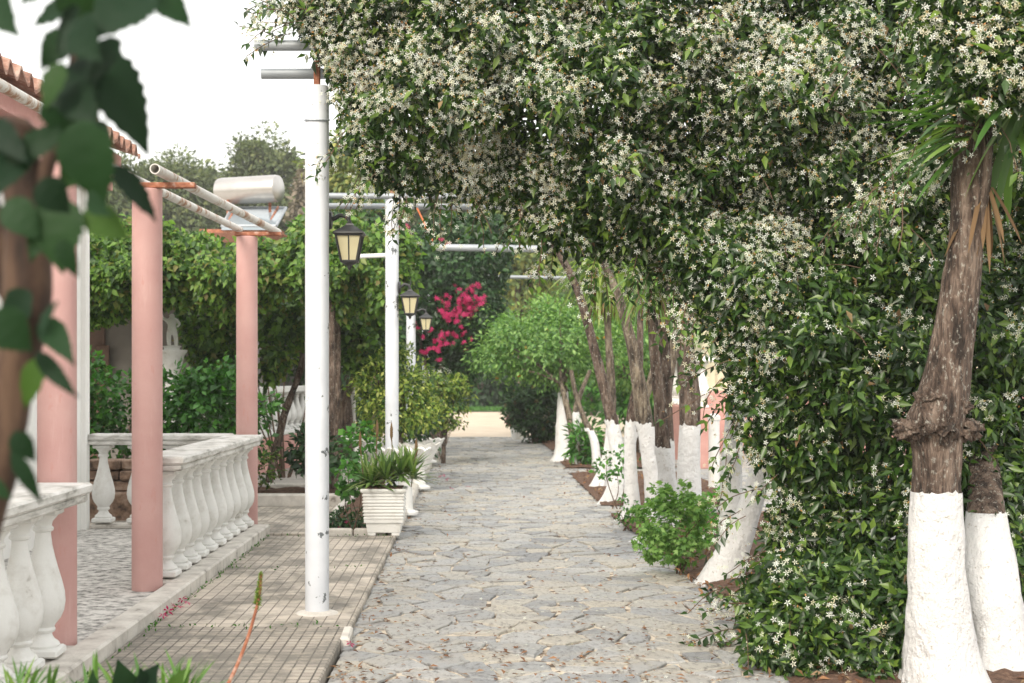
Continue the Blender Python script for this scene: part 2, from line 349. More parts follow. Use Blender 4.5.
M['sand'] = surf('sandy_paving', [(.3, (.52, .42, .32)), (.7, (.66, .56, .45))], 1.5, .9, .3, 30)
M['earth'] = surf('earth', [(.3, (.12, .10, .06)), (.7, (.22, .19, .12))], 1.2, .95, .5, 20)
M['lawn'] = surf('lawn_base', [(.3, (.03, .07, .015)), (.7, (.06, .12, .025))], 3, .95, .5, 20)
M['court'] = surf('courtyard_paving', [(.3, (.26, .24, .21)), (.5, (.38, .36, .33)), (.7, (.48, .45, .41))], 4, .9, .5, 30, .01)
M['ger2'] = leafmat('geranium_leaf_light', [(.09, .20, .05), (.15, .29, .065), (.22, .38, .10), (.33, .49, .16)], .65, .3)
M['hill'] = surf('wooded_hill', [(.3, (.05, .065, .03)), (.7, (.12, .13, .06))], .3, 1, .6, 2)
M['rubble'] = surf('brown_stone_wall', [(.35, (.06, .04, .03)), (.5, (.26, .17, .12)), (.7, (.40, .31, .25))], 9, .9, .9, 14, .03)
M['tank'] = surf('aluminium_tank', [(.3, (.42, .40, .385)), (.7, (.54, .52, .50))], 3, .33, .05, 30, .001, metal=.85)
M['panel'] = surf('solar_glass', [(.3, (.20, .24, .27)), (.7, (.28, .32, .35))], 2, .1, 0)
# ------------------------------------------------------------------ ground and paving
def sheet(name, x0, x1, y0, y1, z, mat_, nx=2, ny=2, amp=0, fr=3):
    b = MB(); X = np.linspace(x0, x1, nx); Yy = np.linspace(y0, y1, ny)
    vs_ = [(x, y, z+(amp*noise.noise(Vector((x*fr, y*fr, 0))) if amp else 0)) for y in Yy for x in X]
    b.add(vs_, [(j*nx+i, j*nx+i+1, (j+1)*nx+i+1, (j+1)*nx+i) for j in range(ny-1) for i in range(nx-1)])
    return tag(b.build(name, mat_, smooth=amp > 0, angle=80), kind='structure')
sheet('ground', -400, 400, -60, 700, -.06, M['earth'])
PX0, PX1, PY0, PY1 = -.60, 4.6, 2.0, 28.6
sheet('path_mortar', PX0, PX1, PY0, PY1, -.006, M['mortar'], 60, 200, .004, 12)
def flagstones():
    rnd = random.Random(5); seeds = []; y = PY0-.4; j = 0
    while y < PY1+.4:
        x = PX0-.4+(j % 2)*.15
        while x < PX1+.4:
            if rnd.random() > .25: seeds.append((x+rnd.uniform(-.12, .12), y+rnd.uniform(-.085, .085)))
            if rnd.random() < .16: seeds.append((x+rnd.uniform(-.12, .12), y+rnd.uniform(-.085, .085)))
            x += .225
        y += .15; j += 1
    S = np.array(seeds); b = MB()
    for i, (sx, sy) in enumerate(seeds):
        d2 = (S[:, 0]-sx)**2+(S[:, 1]-sy)**2; idx = np.argsort(d2)[1:22]
        poly = [(PX0, PY0), (PX1, PY0), (PX1, PY1), (PX0, PY1)]
        for k in idx:
            gap = rnd.uniform(.004, .015)
            nx, ny = S[k, 0]-sx, S[k, 1]-sy; L = math.hypot(nx, ny)
            if L < .06: continue
            nx /= L; ny /= L; c = nx*(sx+S[k, 0])/2+ny*(sy+S[k, 1])/2-gap; out = []
            for q in range(len(poly)):
                p1, p2 = poly[q], poly[(q+1) % len(poly)]; a1 = nx*p1[0]+ny*p1[1]-c; a2 = nx*p2[0]+ny*p2[1]-c
                if a1 <= 0: out.append(p1)
                if (a1 < 0) != (a2 < 0) and a1 != a2:
                    t = a1/(a1-a2); out.append((p1[0]+(p2[0]-p1[0])*t, p1[1]+(p2[1]-p1[1])*t))
            poly = out
            if len(poly) < 3: break
        if len(poly) < 3: continue
        ring = []
        for q in range(len(poly)):
            p1, p2 = poly[q], poly[(q+1) % len(poly)]; L = math.hypot(p2[0]-p1[0], p2[1]-p1[1]); m = max(1, int(L/.06))
            for t in range(m):
                f = t/m; a = .010 if t else .004
                ring.append((p1[0]+(p2[0]-p1[0])*f+rnd.uniform(-a, a)*.7, p1[1]+(p2[1]-p1[1])*f+rnd.uniform(-a, a)*.7))
        if len(ring) < 4: continue
        cx = sum(p[0] for p in ring)/len(ring); cy = sum(p[1] for p in ring)/len(ring)
        tx, ty = rnd.uniform(-.03, .03), rnd.uniform(-.03, .03); z = rnd.uniform(-.003, .009); n = len(ring); vs_ = []
        for (k, dz) in ((0, -.022), (0, -.004), (.045, 0)):
            for (px, py) in ring:
                X = px+(cx-px)*k; Yy = py+(cy-py)*k; vs_.append((X, Yy, z+dz+(X-cx)*tx+(Yy-cy)*ty))
        vs_.append((cx, cy, z)); fs = []
        for q in range(n):
            w_ = (q+1) % n; fs += [(q, w_, n+w_, n+q), (n+q, n+w_, 2*n+w_, 2*n+q), (2*n+q, 2*n+w_, 3*n)]
        b.add(vs_, fs, rnd.random())
    return tag(b.build('path', M['stone']), kind='structure')
flagstones()
sheet('plaza', -30, 30, 28.65, 48, .0, M['sand'])
sheet('lawn_ground', -60, 60, 48, 90, .02, M['lawn'])
sheet('courtyard', 4.65, 16, 2, 28.6, -.02, M['court'])
# left tile paving
def slab(name, x0, x1, y0, y1, top, mat_, bev=.008):
    b = MB(); b.box(((x0+x1)/2, (y0+y1)/2, (top-.2)/2), (x1-x0, y1-y0, top+.2), 0, bev); return tag(b.build(name, mat_), kind='structure')
slab('pavement', -1.575, -.615, 2.0, 6.83, .042, M['tile'])
slab('pavement', -1.575, -.60, 6.86, 10.75, .036, M['tilefar'])
slab('pavement', -7, -1.22, 10.95, 14.2, .032, M['tilefar'])
slab('terrace_floor', -8, -1.70, 1.5, 10.9, .072, M['aggregate'])
b = MB(); y = 2.0
rk = random.Random(3)
while y < 10.9:
    L = rk.uniform(.7, 1.1); y2 = min(y+L, 10.92); b.box((-1.64, (y+y2)/2, 0), (.128, y2-y-.008, .21), 0, .010); y = y2
tag(b.build('terrace_kerb', M['concrete']), kind='structure')
b = MB(); b.box((-.605, 6.68, 0), (.05, .30, .09), .03, .01); tag(b.build('kerb_stone', M['concrete']), kind='structure')
# bed along the left edge of the path, beyond the tiles
sheet('flower_bed', -1.18, -.68, 10.8, 27.5, .045, M['soil'], 12, 200, .03, 6)
b = MB()
for (x, wd) in ((-.635, .075), (-1.20, .06)):
    y = 10.85
    while y < 27.5:
        L = rk.uniform(.5, .9); b.box((x+rk.uniform(-.008, .008), y+L/2, .03), (wd, L-.015, .12+rk.uniform(-.01, .015)), rk.uniform(-.01, .01), .012); y += L
for x in (-1.05, -.80): b.box((x, 10.81, .03), (.24, .06, .11), rk.uniform(-.03, .03), .012)
tag(b.build('bed_kerb', M['concrete']), kind='structure')
sheet('side_path', -7, -1.235, 14.2, 28.6, .01, M['court'])
b = MB(); b.box((-2.25, 13.3, .06), (2.0, .12, .16), 0, .015); b.box((-2.25, 14.6, .06), (2.0, .12, .16), 0, .015); b.box((-1.28, 13.95, .06), (.1, 1.4, .16), 0, .015)
tag(b.build('bed_kerb', M['concrete']), kind='structure')
sheet('flower_bed', -3.2, -1.33, 13.36, 14.54, .10, M['soil'], 30, 20, .05, 5)
# mulch beds round the whitewashed trees
beds = [(1.36, 1.20, 7.95, 12.6), (1.20, 1.19, 13.5, 17.9), (1.22, 1.2, 18.9, 22.2), (1.25, 1.2, 23.2, 27.8), (1.15, 1.36, 4.2, 7.0)]
for (xa, xb, y0, y1) in beds:
    b = MB(); nx, ny = 30, int((y1-y0)*22); vs_ = []
    for j in range(ny):
        for i in range(nx):
            y = y0+(y1-y0)*j/(ny-1); xl = xa+(xb-xa)*j/(ny-1); x = xl+(2.7-xl)*i/(nx-1)
            e = min(i, nx-1-i, j, ny-1-j); z = .018+min(e, 3)*.008+.022*noise.noise(Vector((x*7, y*7, 3)))+.014*noise.noise(Vector((x*21, y*21, 3)))
            vs_.append((x+.03*noise.noise(Vector((x, y*4, 9)))*(i == 0), y, max(z, .014)))
    b.add(vs_, [(j*nx+i, j*nx+i+1, (j+1)*nx+i+1, (j+1)*nx+i) for j in range(ny-1) for i in range(nx-1)])
    tag(b.build('flower_bed', M['soil'], smooth=True, angle=80), kind='structure')
# ------------------------------------------------------------------ foliage helpers
def rdir(n, up=0.0, rng=RNG):
    d = rng.normal(size=(n, 3)); d = nrm(d); d[:, 2] += up; return nrm(d)
def crown_pts(c, r, nclump, per, cr, seed, shell=.55):
    rng = np.random.default_rng(seed); d = nrm(rng.normal(size=(nclump, 3))); rad = (shell+(1-shell)*rng.random(nclump)**.6)*(1+.30*snoise(d, 1.7, seed))
    cen = np.array(c)+d*np.array(r)*rad[:, None]
    dd = nrm(rng.normal(size=(nclump, per, 3)).reshape(-1, 3)); q = rng.random(nclump*per)**.45
    cs = np.repeat(cr*(.55+.9*rng.random(nclump)), per)
    pts = np.repeat(cen, per, 0)+dd*(q*cs)[:, None]*np.array([1, 1, .75]); out = nrm(dd+.8*np.repeat(d, per, 0)); return pts, out, cen
def crown_leaves(pts, out, L, W, tmpl, droop=.5, seed=0):
    rng = np.random.default_rng(seed+99); n = len(pts)
    d = nrm(out*.8+rng.normal(size=(n, 3))*.6+np.array([0, 0, -droop])); nn = nrm(out+np.array([0, 0, .7])+rng.normal(size=(n, 3))*.35)
    s_ = .65+.7*rng.random(n); return inst(tmpl, pts, d, nn, L*s_, W*s_, rng)
def limb_mb(b, p0, p1, r0, r1, seed=0, n=8):
    p0, p1 = Vector(p0), Vector(p1); rr = random.Random(seed); m = (p0+p1)/2+Vector((rr.uniform(-1, 1), rr.uniform(-1, 1), rr.uniform(-.3, .8)))*(p1-p0).length*.12
    pts = catmull([p0, m, p1], 4); k = len(pts); b.tube(pts, [r0+(r1-r0)*i/(k-1) for i in range(k)], n, True, .15, seed)
def tree(name, label, catg, base, th, tr, cc, cr_, leafm, nclump, per, clr, L, W, seed, group=None, bark_='bark', tmpl=LEAF2, extra=None, crown_name='crown', trunk_name='trunk', droop=.4, shell=.5):
    t = thing(name, label, catg, base, group); base = Vector(base); cc = Vector(cc)
    b = MB(); top = base+Vector(((cc.x-base.x)*.5, (cc.y-base.y)*.5, th)); k = 9
    path = catmull([base-Vector((0, 0, .1)), base+(top-base)*.5+Vector((tr*.4, 0, 0)), top], 5)
    b.tube(path, [tr*(1.35-.7*i/(len(path)-1)) for i in range(len(path))], 12, True, .18, seed)
    pts, out, cen = crown_pts(cc, cr_, nclump, per, clr, seed, shell)
    for q in cen[:10]: limb_mb(b, top-Vector((0, 0, .02)), Vector(q), tr*.45, tr*.12, seed)
    b.build(trunk_name, M[bark_], t, True, 60, world=True)
    npmesh(crown_name, *crown_leaves(pts, out, L, W, tmpl, droop, seed), M[leafm], t)
    if extra: extra(t, pts, out)
    return t
def strap_set(c, n, L, W, seed, up=(-.6, 1), droop=.9, ro=.04, az=None, segs=5):
    """rosette of long strap leaves round point c"""
    rr = random.Random(seed); V = []; F = []; R = []
    for i in range(n):
        a = rr.uniform(0, 2*math.pi) if az is None else rr.uniform(*az); e = rr.uniform(*up); d = Vector((math.cos(a)*math.cos(e), math.sin(a)*math.cos(e), math.sin(e)))
        l = L*rr.uniform(.7, 1.15); w_ = W*rr.uniform(.75, 1.2); p = Vector(c)+d*ro; s_ = d.cross(Vector((0, 0, 1))).normalized(); b0 = len(V); r = rr.random()
        dd = droop*rr.uniform(.5, 1.3)
        for k in range(segs+1):
            t = k/segs; ww = w_*(.55+1.1*t)*(1-t)**.62 if t < 1 else .0004
            nn = s_.cross(d).normalized()
            for (o, h) in ((-1, .25), (0, 0), (1, .25)): V.append(p+s_*o*ww*.5+nn*h*ww*.5); R.append(r)
            d = (d+Vector((0, 0, -dd/segs))).normalized(); p = p+d*(l/segs)
        for k in range(segs):
            a_ = b0+k*3; F += [(a_, a_+1, a_+4, a_+3), (a_+1, a_+2, a_+5, a_+4)]
    return np.array([tuple(v) for v in V]), np.array(F), np.array(R)
# ------------------------------------------------------------------ white house with tiled roof (left)
t = thing('white_house', 'white plastered house with a terracotta tiled eave behind the leafy foreground branch', 'house', (-5.5, 6.5, 0))
b = MB(); b.box((-5.53, 6.3, 1.45), (5.06, 9.2, 3.0)); b.build('wall', M['plaster'], t, world=True)
b = MB(); b.box((-2.84, 6.4, 2.92), (.035, 9.9, .15), 0, .005); b.box((-2.90, 6.4, 2.74), (.07, 9.7, .07), 0, .004); b.box((-5.4, 11.33, 2.92), (5.09, .035, .15), 0, .005); b.build('fascia', M['pinkwall'], t, world=True)
b = MB(); b.box((-2.86, 6.4, 2.825), (.16, 9.8, .02)); b.build('soffit', M['pinkwall'], t, world=True)
b = MB(); ys = np.arange(1.5, 11.42, .02); rows = 9
for rI in range(rows):
    x0 = -2.68-rI*.33; z0 = 3.02+rI*.125; x1 = x0-.40; z1 = z0+.152
    vs_ = []
    for y in ys:
        ph = (y/.19) % 1.0; h = .055*math.sin(math.pi*ph*2) if ph < .5 else -.03*math.sin(math.pi*(ph-.5)*2); h += .012*noise.noise(Vector((math.floor(y/.19)*3.1, rI*2.2, 0)))
        ex = .03*noise.noise(Vector((math.floor(y/.095)*5.3, rI, 4)))
        vs_ += [(x0+ex, y, z0+h), (x1, y, z1+h-.02), (x0+ex, y, z0+h-.022)]
    n = len(ys); fs = []
    for i in range(n-1): fs += [(i*3, (i+1)*3, (i+1)*3+1, i*3+1), (i*3, i*3+2, (i+1)*3+2, (i+1)*3)]
    b.add(vs_, fs)
b.build('roof', M['roof'], t, True, 50, world=True)
b = MB(); b.box((-3.02, 10.88, 1.47), (.12, .10, 3.0), 0, .01); b.build('pilaster', M['plaster'], t, world=True)
# ------------------------------------------------------------------ pink pillars
def pillar(y, x, h, label, br=True):
    t = thing('pink_pillar', label, 'pillar', (x, y, .07), 'round pink pillars along the terrace')
    b = MB(); b.lathe([(.083, 0), (.084, .02), (.083, h*.5), (.082, h-.03), (.081, h-.005), (.07, h)], n=32); b.build('shaft', M['pink'], t, True, 40)
    b = MB(); b.box((.09, -.02, h+.018), (.36, .05, .03), 0, .004)
    if br: b.build('bracket', M['rust'], t)
    return t
pillar(6.16, -1.81, 2.22, 'thick pink pillar nearest the camera, rising behind the end of the cut-off balustrade', False)
pillar(7.81, -1.80, 2.20, 'pink pillar at the near end of the white balustrade, a hollow pipe resting on top')
pillar(11.1, -1.78, 2.26, 'slimmest looking pink pillar, at the far corner where two balustrades meet')
def pipe(name, label, p0, p1, r, m, catg='pipe', group=None, hollow=True):
    p0, p1 = Vector(p0), Vector(p1); t = thing(name, label, catg, p0, group); b = MB(); n = 8
    pts = [p0+(p1-p0)*i/n for i in range(n+1)]; b.tube(pts, r, 16, False); b.tube(pts[::-1], r*.82, 16, False)
    d = (p1-p0).normalized(); b.tube([p0+d*.12, p0+d*.13], r*.83, 16); b.tube([p1-d*.13, p1-d*.12], r*.83, 16)
    for (q, s_) in ((p0, 1), (p1, -1)):   # end rims
        a = Vector((0, 0, 1)); a = (a-d*a.dot(d)).normalized(); c = d.cross(a); vs_ = []
        for k in range(16):
            th = 2*math.pi*k/16; u = a*math.cos(th)+c*math.sin(th); vs_ += [q+u*r, q+u*r*.82]
        b.add(vs_, [((2*k), (2*k+1), (2*((k+1) % 16)+1), (2*((k+1) % 16))) for k in range(16)])
    b.build('pipe_wall', m, t, True, 50, world=True); return t
pipe('steel_pipe', 'rusting white pipe with open hollow end, upper of the two across the pink pillars', (-1.70, 7.55, 2.345), (-1.585, 11.45, 2.40), .028, M['rustpipe'], group='rusting pipes over the terrace')
pipe('steel_pipe', 'rusting white pipe, lower one of the two running to the far pink pillar', (-1.93, 7.0, 2.335), (-1.86, 11.25, 2.40), .026, M['rustpipe'], group='rusting pipes over the terrace')
pipe('steel_pipe', 'rusting white pipe just under the terracotta eave at the left edge', (-2.62, 4.0, 2.80), (-2.56, 8.9, 2.83), .033, M['rustpipe'], group='rusting pipes over the terrace')
# ------------------------------------------------------------------ balustrades
def baluster_mesh(hh=.60):
    b = MB(); k = hh/.60
    b.box((0, 0, .018*k), (.15, .15, .036*k), 0, .008)
    prof = [(.062,.036),(.067,.046),(.062,.056),(.046,.068),(.037,.082),(.035,.092),(.046,.100),(.049,.108),(.044,.118),(.050,.130),(.070,.155),(.083,.185),(.088,.22),(.085,.26),(.074,.305),(.059,.355),(.046,.405),(.036,.45),(.031,.49),(.031,.502),(.040,.508),(.042,.518),(.034,.528),(.038,.545),(.056,.566),(.060,.572)]
    b.lathe([(r, z*k) for r, z in prof], n=28)
    b.box((0, 0, .586*k), (.135, .135, .028*k), 0, .006)
    return b.mesh('baluster', True, 38)
BM = baluster_mesh(); BM.materials.append(M['cast'])
def balustrade(name, label, p0, p1, spots, z, group, ends=(0, 0)):
    p0, p1 = Vector(p0), Vector(p1); t = thing(name, label, 'balustrade', (p0.x, p0.y, z), group)
    d = (p1-p0); L = d.length; ang = math.atan2(d.y, d.x); d.normalize()
    b = MB(); b.box(tuple(d*(L/2)+Vector((0, 0, .632))), (L, .235, .036), ang, .008); b.box(tuple(d*(L/2)+Vector((0, 0, .672))), (L+.03, .27, .045), ang, .012)
    b.build('rail', M['railtop'], t)
    rr = random.Random(len(spots)*7)
    for s_ in spots:
        o = bpy.data.objects.new('baluster', BM); C.objects.link(o); o.parent = t; o.location = d*s_+Vector((rr.uniform(-.004, .004), rr.uniform(-.004, .004), .012)); o.rotation_euler = (0, rr.uniform(-.01, .01), ang+rr.uniform(-.03, .03))
    return t
balustrade('balustrade', 'white balustrade cut off by the left edge, ending at the nearest pink pillar', (-1.755, 3.3, 0), (-1.755, 6.02, 0), [.15+.29*i for i in range(9)], .10, 'white terrace balustrades')
balustrade('balustrade', 'long white balustrade of ten balusters receding along the tiled pavement', (-1.755, 7.93, 0), (-1.755, 10.86, 0), [.13+.297*i for i in range(10)], .10, 'white terrace balustrades')
balustrade('balustrade', 'short white balustrade crossing behind the terrace from house corner to far pillar', (-2.96, 11.0, 0), (-1.90, 11.0, 0), [.09, .36, .63, .90], .10, 'white terrace balustrades')
b = MB(); b.box((-1.755, 4.6, .085), (.2, 2.9, .03), 0, .006); b.box((-1.755, 9.4, .085), (.17, 3.0, .03), 0, .006); b.box((-2.4, 11.0, .085), (1.1, .2, .03), 0, .006)
tag(b.build('terrace_plinth', M['concrete']), kind='structure')
# ------------------------------------------------------------------ white posts, pergola pipes, lanterns
def post(x, y, top, label, z0=.03, r=.061, pm='post'):
    t = thing('white_post', label, 'post', (x, y, z0), 'white metal posts along the path'); h = top-z0
    b = MB(); b.tube([(0, 0, h*i/10) for i in range(11)], r, 28, True); b.build('shaft', M[pm], t, True, 40)
    b = MB(); b.lathe([(r*1.9, 0), (r*1.7, .012), (r*1.08, .022)], n=14); b.build('mortar_collar', M['concrete'], t, True, 50)
    b = MB(); b.box((0, 0, h+.045), (.03, .05, .17), 0, .004); b.build('saddle_bracket', M['rust'], t)
    return t
def wrap(t, h):
    b = MB(); b.tube([(.066*math.cos(a*.5), .066*math.sin(a*.5), h+.012*math.sin(a*.5)) for a in range(27)], .004, 6); b.build('wire_tie', M['galv'], t)
p1 = post(-.805, 7.25, 2.72, 'tallest white post with chipped paint, nearest on the tiled pavement', pm='postchip'); wrap(p1, 2.52)
p2 = post(-.756, 12.95, 2.88, 'second white post, rising behind the ribbed square planter')
p3 = post(-.833, 18.5, 2.80, 'third white post, slimmest looking, behind the yellow-green bush')
p4 = post(-.83, 24.0, 2.80, 'farthest white post, hidden among the bougainvillea leaves')
PG = 'galvanised pergola pipes across the path'
pipe('pergola_pipe', 'upper galvanised pipe above the tallest post, jasmine hanging over it', (-1.14, 7.36, 2.955), (3.4, 7.36, 2.955), .028, M['galv'], group=PG)
pipe('pergola_pipe', 'lower galvanised pipe touching the tallest post top', (-1.12, 7.46, 2.83), (3.4, 7.46, 2.83), .028, M['galv'], group=PG)
pipe('pergola_pipe', 'upper pipe of the pair crossing the path on the second white post', (-1.40, 12.9, 2.875), (2.9, 12.9, 2.86), .027, M['galv'], group=PG)
pipe('pergola_pipe', 'lower pipe of the pair crossing the path on the second white post', (-1.40, 13.05, 2.80), (2.9, 13.05, 2.78), .027, M['galv'], group=PG)
pipe('pergola_pipe', 'thick grey pipe crossing beside the magenta bougainvillea', (-.5, 18.5, 2.91), (2.8, 18.5, 2.86), .045, M['galv'], group=PG)
pipe('pergola_pipe', 'farthest thin grey pipe in front of the yellowish leaves', (-.4, 24.0, 2.92), (2.6, 24.0, 2.87), .03, M['galv'], group=PG)
pipe('side_pipe', 'short white pipe reaching left from the second white post', (-1.07, 12.95, 2.33), (-.80, 12.95, 2.34), .02, M['white'])
pipe('orange_rod', 'thin rusty orange rod slanting down from the second pair of pipes', P(417, 208, 12.9), P(433, 241, 12.9), .009, M['orangerod'], 'rod')
b = MB(); b.tube([P(402.5, 198, 12.85), P(403.5, 215, 12.85), P(403, 232, 12.85)], .008, 6); tag(b.build('white_rope', M['white']), 'short white rope hanging from the pergola pipes at the second post', 'rope')
b = MB(); b.tube([P(230+110/3, 125, 14), P(245, 150, 11), P(228, 172, 9)], .003, 5); 
def lantern(px, py, Y, s, label, post_x):
    """px,py = centre of the glass body"""
    c = P(px, py, Y); t = thing('wall_lantern', label, 'lantern', (c.x, c.y, c.z-.09*s), 'black lanterns fixed to the white posts')
    bw, tw, hb = .040*s, .066*s, .135*s; z0 = .03*s
    b = MB(); e = .006*s
    cor = [(-1, -1), (1, -1), (1, 1), (-1, 1)]
    for (i, j) in cor: b.tube([(i*bw, j*bw, z0), (i*tw, j*tw, z0+hb)], e, 6)
    for k in (0, 1, 2, 3):
        for (r_, z) in ((bw, z0), (tw, z0+hb)):
            b.tube([(cor[k][0]*r_, cor[k][1]*r_, z), (cor[(k+1) % 4][0]*r_, cor[(k+1) % 4][1]*r_, z)], e*1.1, 6)
        mxy = ((cor[k][0]+cor[(k+1) % 4][0])/2, (cor[k][1]+cor[(k+1) % 4][1])/2); b.tube([(mxy[0]*bw, mxy[1]*bw, z0), (mxy[0]*tw, mxy[1]*tw, z0+hb)], e*.6, 5)
    b.build('frame', M['black'], t)
    b = MB(); q = .95; vs_ = [(i*bw*q, j*bw*q, z0) for i, j in cor]+[(i*tw*q, j*tw*q, z0+hb) for i, j in cor]
    b.add(vs_, [(0, 1, 5, 4), (1, 2, 6, 5), (2, 3, 7, 6), (3, 0, 4, 7)]); b.build('glass', M['lampglass'], t)
    b = MB(); R2 = math.sqrt(2)
    def sqlathe(prof):
        vs_ = []; fs = []
        for r, z in prof: vs_ += [(i*r, j*r, z) for i, j in cor]
        for m in range(len(prof)-1):
            for k in range(4): kk = (k+1) % 4; fs.append((m*4+k, m*4+kk, m*4+4+kk, m*4+4+k))
        fs += [(3, 2, 1, 0), tuple(range(len(vs_)-4, len(vs_)))]; b.add(vs_, fs)
    sqlathe([(tw*1.04, z0+hb), (tw*1.22, z0+hb+.006*s), (tw*1.2, z0+hb+.014*s), (tw*.75, z0+hb+.034*s), (tw*.32, z0+hb+.052*s), (tw*.28, z0+hb+.062*s), (tw*.1, z0+hb+.07*s)])
    b.build('cap', M['black'], t)
    b = MB(); b.lathe([(bw*1.1, z0), (bw*.9, z0-.01*s), (.012*s, z0-.022*s), (.012*s, z0-.03*s), (.004*s, z0-.045*s)], n=12); b.build('finial', M['black'], t, True)
    b = MB(); ax = post_x-c.x; top = z0+hb+.06*s
    pts = catmull([(0, 0, top), (-.012*s, 0, top+.035*s), (-.05*s, 0, top+.045*s), (ax*.7, 0, top+.03*s), (ax, 0, top+.02*s)], 5)
    b.tube(pts, [.0115*s]*len(pts), 8); b.lathe([(.001, 0), (.05*s, 0), (.045*s, .016*s), (.001, .022*s)], (0, 0, 0), 12)
    v = b.v[-48:]; del b.v[-48:]; b.v += [(ax+z, y, top+.02*s+x) for x, y, z in v]
    b.tube([(0, 0, top), (.006*s, 0, top+.09*s)], .004*s, 6)
    b.build('arm', M['black'], t, True, 50); return t
lantern(349.5, 250, 7.4, 1.0, 'largest black lantern with cream glass, fixed to the chipped nearest post', -.76)
lantern(410, 306.5, 12.95, 1.12, 'black lantern on the second white post, middle-sized of the three', -.695)
lantern(426, 325, 18.5, 1.12, 'farthest and smallest black lantern, beside the magenta bougainvillea', -.78)
# ------------------------------------------------------------------ planters on the left
t = thing('ribbed_planter', 'square white ribbed concrete planter on small feet beside the path', 'planter', (-.69, 10.85, .036))
b = MB(); n = 9
def taper(b, z0, z1, w0, w1, bev=.01):
    vs_ = [(i*w0/2, j*w0/2, z0) for i, j in ((-1, -1), (1, -1), (1, 1), (-1, 1))]+[(i*w1/2, j*w1/2, z1) for i, j in ((-1, -1), (1, -1), (1, 1), (-1, 1))]
    b.add(vs_, [(3, 2, 1, 0), (4, 5, 6, 7), (0, 1, 5, 4), (1, 2, 6, 5), (2, 3, 7, 6), (3, 0, 4, 7)])
taper(b, .025, .10, .245, .265); taper(b, .10, .125, .29, .295); taper(b, .125, .33, .285, .305)
for k in range(n):
    z = .128+k*.0245; wv = .299+(z-.12)*.09+.004*((k*7) % 3); b.box((0, 0, z+.008), (wv, wv, .015), 0, .006)
b.box((0, 0, .345), (.345, .345, .022), 0, .007)
b.build('pot', M['cast'], t)
for (i, j) in ((-1, -1), (1, -1), (1, 1), (-1, 1)):
    b = MB(); b.box((i*.09, j*.09, .012), (.06, .06, .03), 0, .008); b.build('foot', M['cast'], t)
b = MB(); b.box((0, 0, .352), (.28, .28, .02)); b.build('soil', M['soil'], t)
t = thing('aloe_plant', 'spiky green aloes crowding the ribbed square planter', 'plant', (-.69, 10.85, .39))
sets = []
for k, (dx, dy) in enumerate([(-.09, -.06), (.02, -.08), (.12, -.03), (.06, .08), (-.05, .06), (.17, .06), (-.14, .05), (.22, -.02)]):
    sets.append(strap_set((-.69+dx, 10.85+dy, .43+.03*(k % 3)), 34, .23, .036, 40+k, (-.2, 1.4), .3, .01))
npmesh('leaves', *cat(sets), M['aloe'], t)
b = MB()
for (dx, h, l) in ((-.16, .33, -.03), (-.08, .42, .02), (.07, .40, -.02), (.20, .28, .04)):
    b.tube(catmull([(dx, .05, 0), (dx+l*.5, .05, h*.5), (dx+l, .05, h)], 4), .004, 6); b.lathe([(.003, 0), (.012, .03), (.012, .09), (.002, .14)], (dx+l, .05, h-.04), 8)
b.build('dry_flower_stalks', M['deadleaf'], t)
def bush(name, label, catg, c, r, leafm, n, per, clr, L, W, seed, tmpl=LEAF2, flower=None, nf=0, fs=.02, group=None, base=None, droop=.2, stems=True, shell=.35):
    base = base or (c[0], c[1], 0); t = thing(name, label, catg, base, group)
    pts, out, cen = crown_pts(c, r, n, per, clr, seed, shell)
    npmesh('foliage', *crown_leaves(pts, out, L, W, tmpl, droop, seed), M[leafm], t)
    if stems:
        b = MB()
        for i, q in enumerate(cen[:(9 if r[0] > .25 else 3)]): limb_mb(b, Vector(base)+Vector((random.uniform(-.06, .06), random.uniform(-.06, .06), -.01)), Vector(q), .004+.010*r[0], .002, i, 6)
        b.build('stems', M['twig'], t, True, 60, world=True)
    if flower:
        rng = np.random.default_rng(seed+5); i = rng.choice(len(pts), nf); p = pts[i]+out[i]*clr*.25; o = out[i]
        if nf <= 100:
            me = None
            for j in range(nf):
                if me is None: fo0 = npmesh('flower', *inst(FLOWER, np.zeros((1, 3)), np.array([[1., 0, 0]]), np.array([[0., 0, 1]]), fs, fs, rng), M[flower], None); me = fo0.data; f_ = fo0
                else: f_ = bpy.data.objects.new('flower', me); C.objects.link(f_)
                f_.parent = t; f_.location = Vector(p[j])-t.location; f_.rotation_euler = Vector(o[j]).to_track_quat('Z', 'Y').to_euler()
        else: tag(npmesh('flowers', *inst(FLOWER, p, np.cross(o, rng.normal(size=(nf, 3))), o, fs, fs, rng), M[flower], t), kind='stuff')
    return t
bush('leafy_plant', 'green heart-leaved plant spilling over the left side of the ribbed planter', 'plant', (-.94, 10.95, .42), (.10, .1, .20), 'hedge', 16, 12, .07, .055, .045, 3)
bush('bedding_plant', 'low dark plant with purple flowers in the bed left of the ribbed planter', 'plant', (-1.02, 11.25, .10), (.17, .18, .05), 'vinedark', 16, 30, .07, .05, .02, 4, flower='bract', nf=9, fs=.02, base=(-1.02, 11.25, .03))
bush('climbing_plant', 'taller light green plant behind the aloes, beneath the second white post', 'plant', (-.98, 12.0, .62), (.10, .12, .26), 'hedge', 20, 12, .08, .06, .05, 6)
